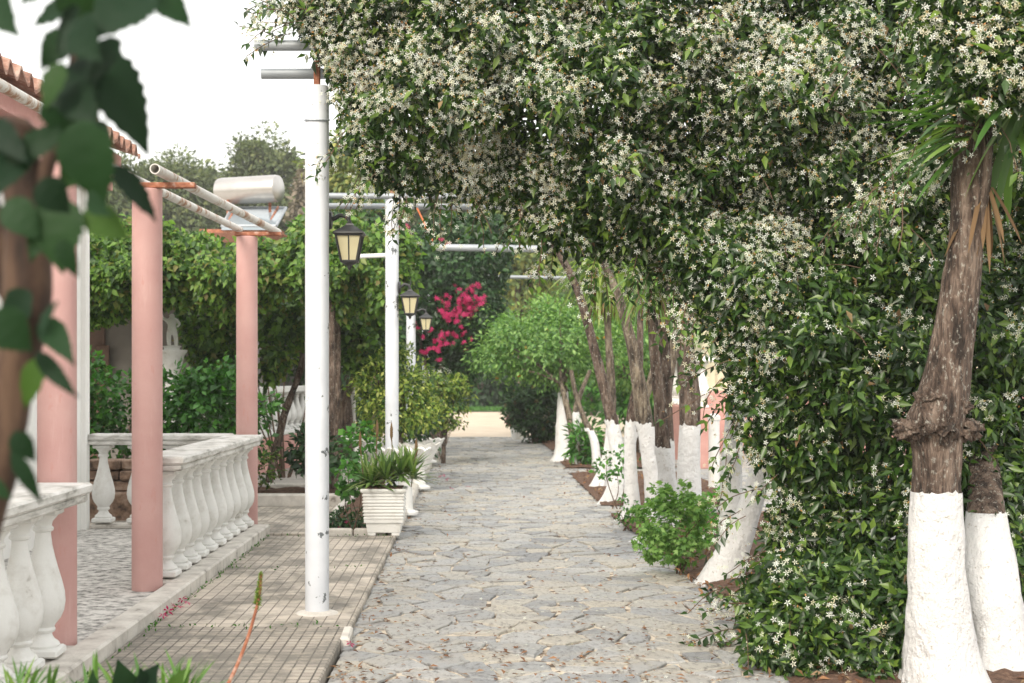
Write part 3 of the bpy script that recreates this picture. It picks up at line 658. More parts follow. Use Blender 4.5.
# shell shaped planters
def shell(c, s, label, rz=0, ped=.05):
    t = thing('shell_planter', label, 'planter', c, 'shell shaped planters along the left kerb', rz); b = MB(); n, m = 40, 7; vs_ = []
    for side in (1, .93):
        for j in range(m+1):
            v = j/m; r = s*(.10+.26*v**.8)*side; z = s*(.42*v)+(.0 if side == 1 else .012*(1-v))
            for i in range(n):
                a = 2*math.pi*i/n; fl = 1+.09*abs(math.sin(a*5))*v; zz = z+s*.05*abs(math.sin(a*5))*v*v; vs_.append((r*fl*math.cos(a), r*fl*.75*math.sin(a), zz))
    fs = []; K = (m+1)*n
    for j in range(m):
        for i in range(n):
            k = (i+1) % n; fs += [(j*n+i, j*n+k, (j+1)*n+k, (j+1)*n+i), (K+j*n+i, K+(j+1)*n+i, K+(j+1)*n+k, K+j*n+k)]
    for i in range(n): k = (i+1) % n; fs.append((m*n+i, m*n+k, K+m*n+k, K+m*n+i))
    fs.append(tuple(range(n-1, -1, -1))); b.add(vs_, fs); b.build('bowl', M['cast'], t, True, 40)
    b = MB(); b.lathe([(s*.20, 0), (s*.20, .02), (s*.12, .04), (s*.10, ped), (s*.12, ped+.01)], (0, 0, -ped), 16); b.build('base', M['cast'], t, True, 40)
    b = MB(); b.lathe([(.001, s*.34), (s*.30, s*.34)], n=16); b.build('soil', M['soil'], t); return t
shell((-.615, 12.5, .33), .60, 'white shell shaped planter nearest the ribbed planter, on the left kerb', 0, .30)
shell((-.60, 15.2, .24), .62, 'white shell shaped planter under the yellow-green bush', 0, .2)
shell((-.64, 19.4, .11), .60, 'white shell shaped planter farther back where the path brightens')
bush('leafy_plant', 'dark plant growing in the planter under the yellow-green bush', 'plant', (-.70, 17.4, .65), (.2, .3, .28), 'vinedark', 30, 26, .14, .07, .03, 8)
def star_flowers(t, pts, out, m, n, s_, seed):
    rng = np.random.default_rng(seed); i = rng.choice(len(pts), n); o = out[i]
    tag(npmesh('flowers', *inst(FLOWER, pts[i]+o*.05, np.cross(o, rng.normal(size=(n, 3))), o, s_, s_, rng), M[m], t), kind='stuff')
t = tree('variegated_shrub', 'large bushy shrub with yellow-green leaves around the third white post', 'shrub', (-.80, 15.3, .05), .55, .035, (-.80, 15.3, 1.08), (.46, .42, .60), 'yellow', 80, 60, .16, .055, .028, 21, shell=.25)
tree('variegated_shrub', 'smaller yellow-green shrub right of the third post, near white blossoms', 'shrub', (-.45, 20.0, .02), .4, .03, (-.46, 20.0, .90), (.36, .36, .40), 'yellow', 50, 50, .15, .07, .033, 22, shell=.3)
bush('white_flower_plant', 'small white-flowered plant at the right edge of the yellow-green bushes', 'plant', (-.48, 21, 1.2), (.18, .15, .2), 'vinedark', 14, 20, .1, .06, .03, 23, flower='petal', nf=90, fs=.05)
bush('leafy_plant', 'dark spreading plant with broad leaves behind the white posts', 'plant', (-1.55, 13.95, .5), (.28, .3, .22), 'vinedark', 24, 22, .12, .09, .05, 9)
bush('leafy_plant', 'young green plant in the low bed beyond the terrace', 'plant', (-2.25, 13.9, .38), (.38, .3, .22), 'vine', 20, 22, .11, .06, .03, 10)
bush('leafy_plant', 'brownish low plant in the walled bed beyond the far pink pillar', 'plant', (-2.7, 13.9, .30), (.4, .3, .16), 'vine', 24, 22, .11, .05, .025, 12)
# ramp balustrade on pink wall, gate post, terracotta pot
t = thing('ramp_wall', 'low pink wall topped by a white balustrade leading to the garden steps', 'wall', (-2.5, 19.5, 0))
b = MB(); ang = math.atan2(5.2, .75); b.box((-2.5, 19.6, .23), (5.3, .2, .46), ang, .01); b.build('base_wall', M['pinkwall'], t, world=True)
b = MB(); b.box((-2.5, 19.6, 1.06), (5.3, .24, .08), ang, .01); b.box((-2.5, 19.6, .49), (5.3, .23, .06), ang, .01); b.build('rail', M['cast'], t, world=True)
for i in range(18):
    o = bpy.data.objects.new('baluster', BM); C.objects.link(o); o.parent = t; f = (i+.5)/18-.5; o.location = (5.25*f*math.cos(ang), .1+5.25*f*math.sin(ang), .515); o.scale = (.95, .95, .86)
t = thing('gate_pillar', 'white square pillar with a flat cap at the end of the pink ramp wall', 'pillar', (-2.02, 22.4, 0))
b = MB(); b.box((0, 0, .62), (.26, .26, 1.24), 0, .015); b.box((0, 0, 1.27), (.34, .34, .06), 0, .01); b.build('column', M['cast'], t)
b = MB(); b.lathe([(.04, 1.3), (.1, 1.36), (.12, 1.44), (.06, 1.5), (.02, 1.56)], n=14); b.build('ornament', M['cast'], t, True)
t = thing('terracotta_pot', 'small terracotta pot standing at the end of the white ramp rail', 'pot', (-2.16, 22.0, 1.10))
b = MB(); b.lathe([(.09, 0), (.13, .2), (.145, .2), (.145, .25), (.12, .25)], n=18); b.build('bowl', M['terracotta'], t, True, 40)
b = MB(); b.lathe([(.01, .235), (.12, .235)], n=14); b.build('soil', M['soil'], t)
t = thing('white_bench', 'pale stone bench beside the side path, half hidden by leaves', 'bench', (-1.75, 18.4, 0))
b = MB(); b.box((0, 0, .42), (.75, .42, .07), 0, .012); b.build('seat', M['cast'], t)
for s_ in (-1, 1): b = MB(); b.box((s_*.26, 0, .19), (.1, .34, .38), 0, .012); b.build('leg', M['cast'], t)
# ------------------------------------------------------------------ garden house, statue, heater
t = thing('garden_house', 'pale house in deep shade seen under the vine pergola', 'house', (-6, 20, 0))
b = MB(); b.box((-6.3, 20.5, 1.25), (7.0, 5, 2.5)); b.build('wall', M['wallshade'], t, world=True)
b = MB(); b.box((-4.95, 17.98, 1.05), (.55, .06, 2.1), 0, .01); b.build('door', M['brownframe'], t, world=True)
b = MB(); b.box((-6.3, 19.6, 2.54), (7.4, 7.2, .12), 0, .02); b.build('roof_slab', M['concrete'], t, world=True)  # slab extended well forward so its overhang shades the front wall
b = MB(); b.box((-5.35, 17.97, 1.9), (.12, .06, 2.6), 0, .01); b.build('shutter', M['dark'], t, world=True)
b = MB(); b.box(tuple(P(103, 362, 17.9)), (.16, .04, .42), 0, .01); tag(b.build('picture_frame', M['brownframe']), 'small framed picture on the shaded wall of the garden house', 'picture')
t = thing('solar_heater', 'silver water tank with a tilted solar panel on the roof beyond the vines', 'solar heater', P(250, 225, 20))
c = P(249, 190, 20); b = MB(); r = .19
b.lathe([(.02, -.50), (r*.7, -.495), (r*.96, -.47), (r, -.43), (r, 0), (r, .43), (r*.96, .47), (r*.7, .495), (.02, .50)], n=28)
v = [(c.x+z*.93+x*.36, c.y+x*.93-z*.36, c.z+y) for x, y, z in b.v]; b.v = v; b.f = [tuple(reversed(f)) for f in b.f]; b.build('tank', M['tank'], t, True, 40, world=True)
b = MB(); p = [P(222, 226, 19.3), P(276, 226, 19.3), P(286, 208, 20.2), P(232, 208, 20.2)]; up = Vector((0, .05, .06)); b.add([*p, *[q-up for q in p]], [(0, 1, 2, 3), (7, 6, 5, 4), (0, 4, 5, 1), (1, 5, 6, 2), (2, 6, 7, 3), (3, 7, 4, 0)]); b.build('panel', M['panel'], t, world=True)
b = MB()
for a_, c_ in ((0, 1), (1, 2), (2, 3), (3, 0)): b.tube([p[a_], p[c_]], .022, 8)
b.build('panel_frame', M['galv'], t, world=True)
b = MB()
for px in (228, 270): b.tube([P(px, 200, 20), P(px, 232, 20)], .02, 8); b.tube([P(px-2, 226, 19.4), P(px+8, 207, 20.2)], .018, 8)
b.box(tuple(P(248, 236, 20)), (1.1, 1.4, .05)); b.build('stand', M['rust'], t, world=True)
# statue and fountain
Ys = 15.0; t = thing('fountain_statue', 'small white cherub statue on a round fountain bowl amid the greenery', 'statue', P(172, 352, Ys)); t.location.z = 0
b = MB(); c = P(172, 350, Ys)
b.lathe([(.14, -c.z), (.14, -c.z+.1), (.08, -c.z+.2), (.07, -.25), (.10, -.18), (.13, -.06), (.16, -.02), (.16, 0), (.13, -.01), (.1, -.04), (.08, .02), (.10, .04), (.02, .05)], tuple(c), 24); b.build('fountain_bowl', M['cast'], t, True, 40, world=True)
me = bpy.data.meshes.new('figure'); bmv = [(0,0,.18),(0,0,.25),(0,0,.31),(.0,0,.345),(.0,-.005,.385),(.035,0,.18),(.045,-.01,.10),(.04,.01,.03),(-.035,0,.18),(-.03,-.015,.10),(-.03,.01,.03),(.055,0,.31),(.085,-.01,.27),(.06,-.04,.24),(-.055,0,.31),(-.10,0,.34),(-.115,-.01,.40)]
bme = [(0,1),(1,2),(2,3),(3,4),(0,5),(5,6),(6,7),(0,8),(8,9),(9,10),(2,11),(11,12),(12,13),(2,14),(14,15),(15,16)]
me.from_pydata([tuple(Vector(v)+c-t.location) for v in bmv], bme, []); fo = link('figure', me, M['cast'], t)
md = fo.modifiers.new('skin', 'SKIN'); rad = [.042,.038,.042,.02,.037,.03,.024,.018,.03,.024,.018,.02,.015,.012,.02,.015,.012]
for i, s_ in enumerate(me.skin_vertices[0].data): s_.radius = (rad[i], rad[i]); s_.use_root = (i == 0)
md2 = fo.modifiers.new('sub', 'SUBSURF'); md2.levels = 1; md2.render_levels = 2
# stone wall behind terrace
b = MB(); rr = random.Random(2)
b.box((-3.35, 12.05, .12), (2.1, .3, .3), 0, .02)
for j in range(3):
    x = -4.4+rr.uniform(-.1, .1)
    while x < -2.5:
        L = rr.uniform(.16, .36); b.box((x+L/2, 12.05+rr.uniform(-.02, .02), .315+j*.09), (L-.012, .24, .082), rr.uniform(-.02, .02), .012); x += L
tag(b.build('stone_wall', M['rubble']), 'low brown rubble stone wall seen between the balusters of the short balustrade', 'wall')
bush('hedge', 'bright green leafy hedge behind the terrace, left of the middle pink pillar', 'hedge', (-3.9, 12.9, .92), (1.0, .35, .62), 'hedge', 70, 60, .2, .075, .045, 31)
bush('hedge', 'bright green leafy hedge between the two farther pink pillars', 'hedge', (-2.65, 13.3, .90), (.75, .35, .55), 'hedge', 60, 60, .18, .075, .045, 32, base=(-2.65, 13.3, 0))
bush('flower_stand', 'pale roses and stems beside the fountain statue', 'plant', (-2.7, 15.4, .9), (.5, .3, .5), 'vinedark', 40, 30, .17, .07, .04, 33, flower='petal', nf=26, fs=.05)
# ------------------------------------------------------------------ cloud from outline
def cloud(poly, Yc, T, n, L, W, tmpl, seed, droop=.6, lump=.18, lf=2.2, kedge=1.2, top_open=False):
    """leaves through a volume whose outline in the x-z plane at Yc is the polygon (world metres)"""
    rng = np.random.default_rng(seed); pw = np.array([((px-VX)/FP*Yc, H+(VY-py)/FP*Yc) for px, py in poly]); lo, hi = pw.min(0), pw.max(0)
    P_ = []; tot = 0
    while tot < n:
        q = rng.uniform(lo, hi, (n, 2)); q = q[inpoly(q[:, 0], q[:, 1], pw)]; P_.append(q); tot += len(q)
    q = np.concatenate(P_)[:n]; e = edist(q[:, 0], q[:, 1], pw)
    th = T*np.sqrt(np.clip(e*kedge/T, 0, 1)); base = np.stack([q[:, 0], np.zeros(n), q[:, 1]], 1)
    lum = lump*snoise(base, lf*2, seed)+lump*.6*snoise(base, lf*5, seed+3)
    u = rng.random(n); side = np.where(rng.random(n) < .72, -1, 1); dep = np.where(rng.random(n) < .75, 1-u**2*.35, u)
    y = Yc+side*(th+lum*np.clip(e*4, 0, 1))*dep
    pos = np.stack([q[:, 0], y, q[:, 1]], 1)+rng.normal(size=(n, 3))*.025
    out = nrm(np.stack([rng.normal(size=n)*.5, side*1.0+rng.normal(size=n)*.3, .25+rng.normal(size=n)*.45], 1))
    return pos, out, e
def cloud_leaves(pos, out, L, W, tmpl, seed, droop=.7):
    rng = np.random.default_rng(seed+1); n = len(pos); d = nrm(rng.normal(size=(n, 3))*.75+out*.35+np.array([0, 0, -droop])); s_ = .55+.75*rng.random(n)
    nn = nrm(out+np.array([0, 0, .6])+rng.normal(size=(n, 3))*.4); return inst(tmpl, pos, d, nn, L*s_, W*s_, rng)
# vine pergola (left background)
t = thing('vine_pergola', 'sprawling green vine over a pergola behind the pink pillars', 'vine', (-2.6, 14.5, 0))
sets = []
poly = [(60, 236), (90, 226), (108, 236), (128, 216), (142, 228), (160, 218), (185, 236), (205, 232), (232, 248), (262, 238), (284, 248), (296, 222), (312, 212), (330, 226), (350, 214), (372, 230), (392, 226), (418, 240), (416, 290), (380, 318), (360, 300), (345, 322), (325, 300), (290, 292), (262, 305), (228, 318), (200, 305), (165, 306), (120, 318), (60, 335)]
pos, out, e = cloud(poly, 14.6, .85, 21000, 0, 0, None, 5, lump=.3); sets.append(cloud_leaves(pos, out, .082, .048, LEAF, 5, .8))
npmesh('foliage', *cat(sets), M['vine'], t)
sets = []
for k, poly in enumerate([[(182, 300), (240, 300), (238, 400), (215, 415), (200, 370), (185, 350)], [(262, 290), (340, 295), (330, 360), (300, 345), (285, 372), (264, 388)], [(330, 300), (395, 300), (392, 372), (350, 372), (335, 340)]]):
    pos, out, e = cloud(poly, 15.6, .35, 2300, 0, 0, None, 50+k, lump=.3); sets.append(cloud_leaves(pos, out, .10, .06, LEAF2, 50+k, .6))
npmesh('hanging_foliage', *cat(sets), M['vine'], t)
b = MB()
for (x, y, z) in ((-2.0, 15.6, 2.4), (-1.4, 15.8, 2.2), (-2.5, 15.2, 2.4), (-3.6, 15.4, 2.4), (-2.9, 15.9, 2.3)):
    b.tube(catmull([(x-.3, y, -.1), (x-.1, y+.05, .8), (x+.12, y-.03, 1.5), (x, y, z)], 5), [.05-.0015*i for i in range(16)], 9, True, .2, 3)
b.build('stems', M['bark'], t, True, 60, world=True)
b = MB()
for x in (-4.2, -1.45):
    for y in (14.4, 15.0): b.tube([(x, y, 0), (x, y, 2.25)], .035, 10)
for y in (14.4, 15.0): b.tube([(-4.4, y, 2.25), (-1.1, y, 2.25)], .02, 10)
b.build('pergola_frame', M['bark'], t, world=True)
rng = np.random.default_rng(3)
bush('red_flower_bush', 'dark bush dotted with small red flowers behind the first white post', 'shrub', (-2.3, 17.2, 2.15), (.9, .4, .5), 'vinedark', 50, 50, .25, .08, .045, 36, flower='redflower', nf=26, fs=.05)
# dark greenery wall further back
def bgtree(label, px, pyt, pyb, wpx, Y, m, seed, leaf=.2, dens=1.0, name='broadleaf_tree', catg='tree', group='trees in the background', bk='bark'):
    top = P(px, pyt, Y); bot = P(px, pyb, Y); rz = (top.z-bot.z)/2; rx = wpx/FP*Y/2; cc = ((px-VX)/FP*Y, Y, (top.z+bot.z)/2)
    return tree(name, label, catg, (cc[0], Y, 0), max(.5, bot.z*.95+.2), .05+.025*rz, cc, (rx*.82, min(rx, 3.0)*.85, rz*.82), m, int(60*min(dens, 1.6)), int(70*dens), .30*max(min(rx, rz), .3)+.05, leaf, leaf*.5, seed, group, bk, tmpl=LEAF2, shell=.35)
bgtree('dark green broadleaf tree behind the first white post, above the vine', 345, 190, 400, 150, 21, 'vinedark', 60, .12, 1.2)
bgtree('dense dark tree carrying the bougainvillea, left of the path end', 440, 205, 405, 130, 26, 'vinedark', 61, .13, 1.4)
bgtree('yellow-tinged tree above the second pair of pergola pipes', 375, 120, 230, 150, 27, 'olive2', 62, .14, 1.2)
bgtree('grey-green tree seen between the pergola pipes left of the yucca heads', 520, 165, 330, 120, 38, 'olive2', 63, .2, 1.3)
bgtree('dark evergreen tree over the shaded end of the path', 480, 290, 408, 120, 52, 'vinedark', 64, .28, 1.5)
bgtree('dark evergreen tree behind the orange tree', 590, 230, 400, 150, 44, 'vine', 65, .24, 1.3)
bgtree('tall green tree behind the leaning yucca trunks', 690, 230, 400, 150, 36, 'citrus', 66, .2, 1.3)
bgtree('tall green tree hidden behind the jasmine wall', 840, 150, 400, 220, 30, 'vinedark', 67, .2, 1.3)
bgtree('rounded grey-green tree on the skyline left of the first white post', 262, 124, 260, 95, 62, 'olive', 70, .22, 2.0*1.3)
bgtree('grey-green tree on the skyline over the hollow pipe end', 172, 143, 270, 110, 60, 'olive', 71, .22, 2.0*1.3)
bgtree('low grey-green tree on the skyline behind the water tank', 215, 155, 270, 90, 66, 'olive', 72, .22, 2.0*1.1)
bgtree('grey-green tree glimpsed under the roof corner at far left', 100, 140, 290, 130, 58, 'olive', 73, .22, 2.0*1.2)
bgtree('brownish thin-leaved tree beside the top of the first white post', 318, 140, 290, 70, 56, 'bare', 74, .3, 1.2)
bgtree('grey-green tree far left behind the white house', 10, 120, 290, 150, 60, 'olive', 75, .22, 2.0*1.0)
bgtree('pale green tree behind the second white post top', 430, 135, 260, 130, 60, 'olive', 76, .22, 2.0*1.2)
bgtree('grey-green tree behind the jasmine canopy', 540, 120, 330, 160, 66, 'olive', 77, .22, 2.0*1.2)
# wooded hill behind everything
b = MB(); nx, ny = 60, 14; vs_ = []
for j in range(ny):
    for i in range(nx):
        x = -90+180*i/(nx-1); y = 72+60*j/(ny-1); s_ = math.sin(min(1, j/7)*math.pi/2)
        z = s_*(13.5+2.0*noise.noise(Vector((x*.06, 1, 0)))-.03*x)+noise.noise(Vector((x*.25, y*.25, 2)))*.8*s_
        vs_.append((x, y, z))
b.add(vs_, [(j*nx+i, j*nx+i+1, (j+1)*nx+i+1, (j+1)*nx+i) for j in range(ny-1) for i in range(nx-1)])
tag(b.build('hill', M['hill'], smooth=True, angle=80), kind='structure')
rng = np.random.default_rng(8); pts = []
for k in range(520):
    x = rng.uniform(-60, 60); y = 69+37*rng.random(); z = max(.5, math.sin(min(1, (y-72)/32)*math.pi/2)*13.5) if y > 72 else .8
    z = z+rng.uniform(0, 1.8)
    d = nrm(rng.normal(size=(90, 3))); pts.append(np.array([x, y, z])+d*rng.uniform(1.0, 2.4)*np.array([1, 1, .8]))
pts = np.concatenate(pts); o = rdir(len(pts), .4, rng)
ob = npmesh('distant_wood', *inst(LEAF2, pts, rdir(len(pts), -.2, rng), o, .5, .32, rng), M['olive']); tag(ob, 'hazy grey-green woodland covering the slope on the skyline', 'woodland', kind='stuff')
# lawn grass
n = 15000; rng = np.random.default_rng(9); p = np.stack([rng.uniform(-10, 14, n), rng.uniform(48, 60, n), np.full(n, .02)], 1)
ob = npmesh('grass', *inst(LEAF2, p, rdir(n, 2.2, rng), rdir(n, 0, rng), .16, .05, rng), M['grass']); tag(ob, 'strip of green grass beyond the sandy plaza', 'grass', kind='stuff')
# hedge masses at lawn back
bush('dark_hedge', 'dark shaded hedge closing the view at the end of the path', 'hedge', (0, 62, 2.4), (14, 2, 2.6), 'vinedark', 240, 90, 1.4, .34, .2, 90, shell=.2, stems=True)
# ------------------------------------------------------------------ bougainvillea
t = thing('bougainvillea', 'magenta bougainvillea climbing beside the farthest lantern', 'bougainvillea', (-.9, 21.5, 0))
poly = [(405, 235), (440, 212), (500, 215), (515, 240), (505, 290), (500, 330), (480, 372), (440, 380), (418, 350), (400, 300)]
pos, out, e = cloud(poly, 22, .8, 9000, 0, 0, None, 15, lump=.3); npmesh('foliage', *cloud_leaves(pos, out, .10, .06, LEAF2, 15, .4), M['vinedark'], t)
rng = np.random.default_rng(16); fl = []
for (px, py, rx, ry, n) in ((462, 302, 13, 10, 330), (452, 318, 10, 9, 170), (470, 298, 8, 6, 160), (438, 345, 8, 6, 120), (428, 335, 6, 5, 50), (456, 330, 8, 8, 60), (440, 350, 9, 5, 60), (405, 232, 5, 7, 60), (408, 240, 5, 5, 50), (445, 245, 10, 5, 26), (420, 330, 5, 5, 30), (462, 345, 8, 5, 14)):
    n = int(n*.5); cl = rng.normal(size=(max(3, n//6), 2))*.85; q = cl[rng.integers(0, len(cl), n)]+rng.normal(size=(n, 2))*.13; base_ = np.array([P(px+a*rx, py+c_*ry, 21.15) for a, c_ in q]); base_[:, 1] += rng.normal(size=n)*.08; fl.append(base_)
fl = np.concatenate(fl); o = nrm(rng.normal(size=fl.shape)*.7+np.array([0, -1, .3])); tag(npmesh('flowers', *inst(FLOWER, fl, np.cross(o, rng.normal(size=fl.shape)), o, .035, .05, rng), M['bract'], t), kind='stuff')
b = MB()
for (a, c_, d_) in ((P(432, 445, 21.5), P(440, 370, 21.5), P(462, 325, 21.5)), (P(428, 445, 21.6), P(428, 380, 21.6), P(415, 320, 21.8))):
    b.tube(catmull([a, c_, d_], 6), [.035-.0018*i for i in range(13)], 8, True, .2)
b.build('stems', M['bark'], t, True, 60, world=True)
# ------------------------------------------------------------------ orange tree etc. right of path end
def oranges(t, pts, out):
    rr = np.random.default_rng(4); i = rr.choice(len(pts), 16); b0 = MB(); b0.lump((0, 0, 0), .026, 1, 6, .03); me = b0.mesh('orange', True); me.materials.append(M['orange'])
    for k in i: 
        o = bpy.data.objects.new('orange', me); C.objects.link(o); o.parent = t; q = pts[k]-np.array([0, 0, .02]); o.location = Vector(q)-t.location
tree('orange_tree', 'bright green orange tree dotted with fruit, at the right of the path end', 'tree', (1.42, 19.6, 0), 1.15, .05, (1.0, 20.6, 1.74), (1.08, .9, .68), 'citrus', 150, 80, .25, .07, .032, 81, extra=oranges, bark_='barkgrey', shell=.25)
tree('orange_tree', 'second orange tree, behind the whitewashed yucca trunks', 'tree', (2.5, 22.5, 0), 1.2, .06, (2.6, 22.5, 1.75), (1.1, .8, .75), 'citrus', 80, 70, .26, .09, .04, 82, bark_='barkgrey', shell=.25)
bush('dark_shrub', 'dark clipped shrub with reddish tints under the orange tree', 'shrub', (1.08, 26, .62), (.55, .6, .62), 'vinedark', 90, 60, .2, .09, .05, 83, flower='deadleaf', nf=60, fs=.05)
bush('fern_plant', 'light green fern-like plant at the foot of the dark shrub', 'plant', (1.6, 22.6, .32), (.26, .25, .24), 'agave', 22, 24, .12, .10, .02, 84)
t = thing('flower_pot', 'small pale pot of pink flowers at the right edge of the path end', 'flower pot', ((517-VX)/FP*27.5, 27.5, .0))
b = MB(); b.lathe([(.10, 0), (.13, .22), (.14, .22), (.14, .25), (.02, .25)], n=16); b.build('pot', M['cast'], t, True, 40)
pts, out, cen = crown_pts((t.location.x-.03, 27.5, .36), (.12, .12, .08), 14, 26, .07, 85); npmesh('foliage', *crown_leaves(pts, out, .06, .04, LEAF2, .2, 85), M['hedge'], t); star_flowers(t, pts, out, 'bract', 110, .06, 5)
bush('leafy_hedge', 'long mid-green hedge closing the plaza behind the whitewashed trunks', 'hedge', (5.2, 30.5, .8), (3.9, .8, .85), 'hedge', 150, 90, .5, .16, .09, 86, shell=.2)
bush('leafy_hedge', 'dark low hedge left of the sandy plaza behind the shell planters', 'hedge', (-3.2, 31, .9), (2.2, .8, .9), 'vinedark', 90, 80, .5, .16, .09, 87, shell=.2)
# ------------------------------------------------------------------ right building
t = thing('cream_house', 'cream house with pink base wall glimpsed between the trunks on the right', 'house', (5.2, 24, 0))
b = MB(); b.box((6.9, 25.5, 1.7), (6.4, 5, 3.4)); b.build('wall', M['cream'], t, world=True)
b = MB(); b.box((7.0, 22.88, .5), (6.6, .16, 1.0), 0, .01); b.build('base_wall', M['pinkwall'], t, world=True)
b = MB(); b.box((3.75, 22.95, 1.7), (.22, .22, 3.4), 0, .01); b.build('corner_pillar', M['cream'], t, world=True)
b = MB(); b.box((5.2, 22.94, 1.9), (1.0, .06, 1.4), 0, .01); b.build('window', M['dark'], t, world=True)
t = thing('pink_wall', 'low pink wall with white balusters on top, behind the dark thick trunk', 'wall', (3.05, 21, 0))
b = MB(); b.box((3.05, 21, .40), (.2, 4.2, .8), 0, .01); b.build('base_wall', M['pinkwall'], t, world=True)
b = MB(); b.box((3.05, 21, 1.46), (.26, 4.3, .07), 0, .01); b.build('rail', M['cast'], t, world=True)
for i in range(13):
    o = bpy.data.objects.new('baluster', BM); C.objects.link(o); o.parent = t; o.location = (0, -1.95+i*.32, .81); o.scale = (1, 1, 1.02)
t = thing('low_white_post', 'short white post in the courtyard right of the thick dark trunk', 'post', ((714-VX)/FP*15.5, 15.5, 0))
b = MB(); b.lathe([(.06, 0), (.06, .75), (.07, .76), (.07, .80), (.03, .83)], n=18); b.build('shaft', M['white'], t, True, 40)
# ------------------------------------------------------------------ whitewashed trees
def hring(b, q, seed, off, n=30):
    vs_ = []; rmin = min(k[3] for k in q[len(q)//4:]) if len(q) > 6 else q[0][3]
    for x, y, z, r in q:
        g = math.exp(-max(z, 0)/.10)
        for k in range(n):
            th = 2*math.pi*k/n; c_, s_ = math.cos(th), math.sin(th)
            u = 1+.10*noise.noise(Vector((c_*1.2+seed, s_*1.2, z*3.5)))+.07*noise.noise(Vector((c_*3+seed, s_*3, z*9)))+g*(.5*noise.noise(Vector((c_*1.9+seed*3, s_*1.9, 1)))+.12)
            vs_.append((x+c_*(r*u+off), y+s_*(r*u+off), z))
    m = len(q); b.add(vs_, [(i*n+k, i*n+(k+1) % n, (i+1)*n+(k+1) % n, (i+1)*n+k) for i in range(m-1) for k in range(n)])
def yucca(name, label, path, Y, paint_py, seed, head=True, hl=.55, hw=.035, nh=70, bk='bark', lm='agave', flare=1.0, droop=1.0, group='whitewashed trees along the path', ground=True, wk=1.0):
    """path = (px, py, width px); real tapered trunk at distance Y, foot on the ground"""
    path = [(*k, Y) if len(k) == 3 else k for k in path]; pts = [P(a, c_, yy) for a, c_, _, yy in path]; rad = [w_/2/FP*yy*wk for _, _, w_, yy in path]; 
    if ground: pts[0].z = -.03
    t = thing(name, label, 'tree', (pts[0].x, Y, 0), group)
    q = catmull([(*p, r) for p, r in zip(pts, rad)], 9); zp = P(0, paint_py, Y).z
    b = MB(); hring(b, q, seed, 0); b.build('trunk', M[bk], t, True, 70, world=True)
    low = [k for k in q if k[2] < zp+.05]; b = MB(); hring(b, low, seed, .0035)
    m = len(low); rr = random.Random(seed)
    for k in range(30):
        for back in (1, 2):
            i = (m-back)*30+k; x, y, z = b.v[i]; jag = (.03*noise.noise(Vector((k*.5, seed, 0)))+.02*noise.noise(Vector((k*1.7, seed, 0)))+rr.uniform(-.006, .006))*min(1, rad[3]*9+.3); b.v[i] = (x, y, zp+jag-(back-1)*.04)
    b.build('whitewash', M['lime'], t, True, 70, world=True)
    if head:
        c = pts[-1]; npmesh('leaves', *strap_set(c, nh, hl, hw, seed+3, (-1.1, 1.2), droop, .05), M[lm], t)
        npmesh('dead_leaves', *strap_set(c-Vector((0, 0, .06)), nh//3, hl*.7, hw*.8, seed+4, (-1.4, -.9), .3, .05), M['deadleaf'], t)
    return t, pts
t1, pp = yucca('yucca_tree', 'large nearest yucca with knobbly burl above its whitewashed trunk', [(944, 702, 84), (943, 676, 76), (940, 640, 65), (938, 600, 59), (936.5, 545, 54), (937, 492, 47), (937, 450, 48), (936, 420, 56), (944, 392, 50), (953, 340, 42), (961, 280, 38), (967, 225, 34), (972, 170, 38), (975, 110, 34), (985, 30, 30), (990, -50, 28)], 5.6, 492, 1, False)
b = MB()
for (px, py, r, sx) in ((911, 430, .05, 1.2), (968, 430, .05, .9), (935, 425, .085, 1.0), (905, 425, .03, 1.6), (957, 405, .05, 1), (930, 400, .05, 1)): b.lump(tuple(P(px, py, 5.56)), r, px, 14, .75, (sx, 1, .8), 2.6)
b.build('burl', M['bark'], t1, True, 80, world=True)
npmesh('leaves', *cat([strap_set(P(1008, 118, 5.75), 70, .52, .060, 5, (-.7, 1.1), .8, .06), strap_set(P(990, 135, 5.6), 16, .46, .054, 6, (-.35, .5), .5, .05, (2.5, 4.2)), strap_set(P(1030, 95, 5.45), 34, .46, .062, 8, (-1.0, .6), .9, .05)]), M['agave'], t1)
npmesh('dead_leaves', *strap_set(P(985, 178, 5.6), 16, .30, .03, 7, (-1.5, -.9), .3, .05), M['deadleaf'], t1)
yucca('yucca_tree', 'leaning whitewashed trunk partly hidden behind the largest burled trunk', [(1000, 690, 66, 5.9), (999, 664, 58, 5.9), (997, 630, 54, 5.92), (992, 580, 50, 5.96), (986, 512, 36, 6.10), (984, 440, 26, 6.45), (990, 380, 22, 6.8), (1000, 300, 22, 6.9), (1010, 200, 20, 7.2)], 6.0, 506, 2, False)
yucca('yucca_tree', 'slim fully whitewashed trunk just left of the jasmine wall', [(728, 585, 30), (729, 562, 24), (730, 530, 22), (731, 500, 21), (733, 450, 19), (736, 400, 18), (738, 340, 16), (740, 250, 15)], 8.7, 400, 3, False, bk='barkgrey')
yucca('yucca_tree', 'whitewashed trunk slanting right into the jasmine wall', [(716, 586, 44), (727, 562, 36), (742, 528, 27), (757, 484, 22), (768, 440, 20), (775, 400, 20), (780, 330, 18), (784, 250, 16)], 8.5, 395, 4, False, bk='barkgrey')
yucca('yucca_tree', 'stout dark trunk with whitewash, farthest right of the middle cluster', [(689, 518, 34), (689, 495, 27), (689, 460, 24), (690, 425, 23), (689, 390, 23), (685, 350, 20), (686, 310, 17), (690, 250, 15)], 13.0, 425, 5, True, wk=.9, hl=.6)
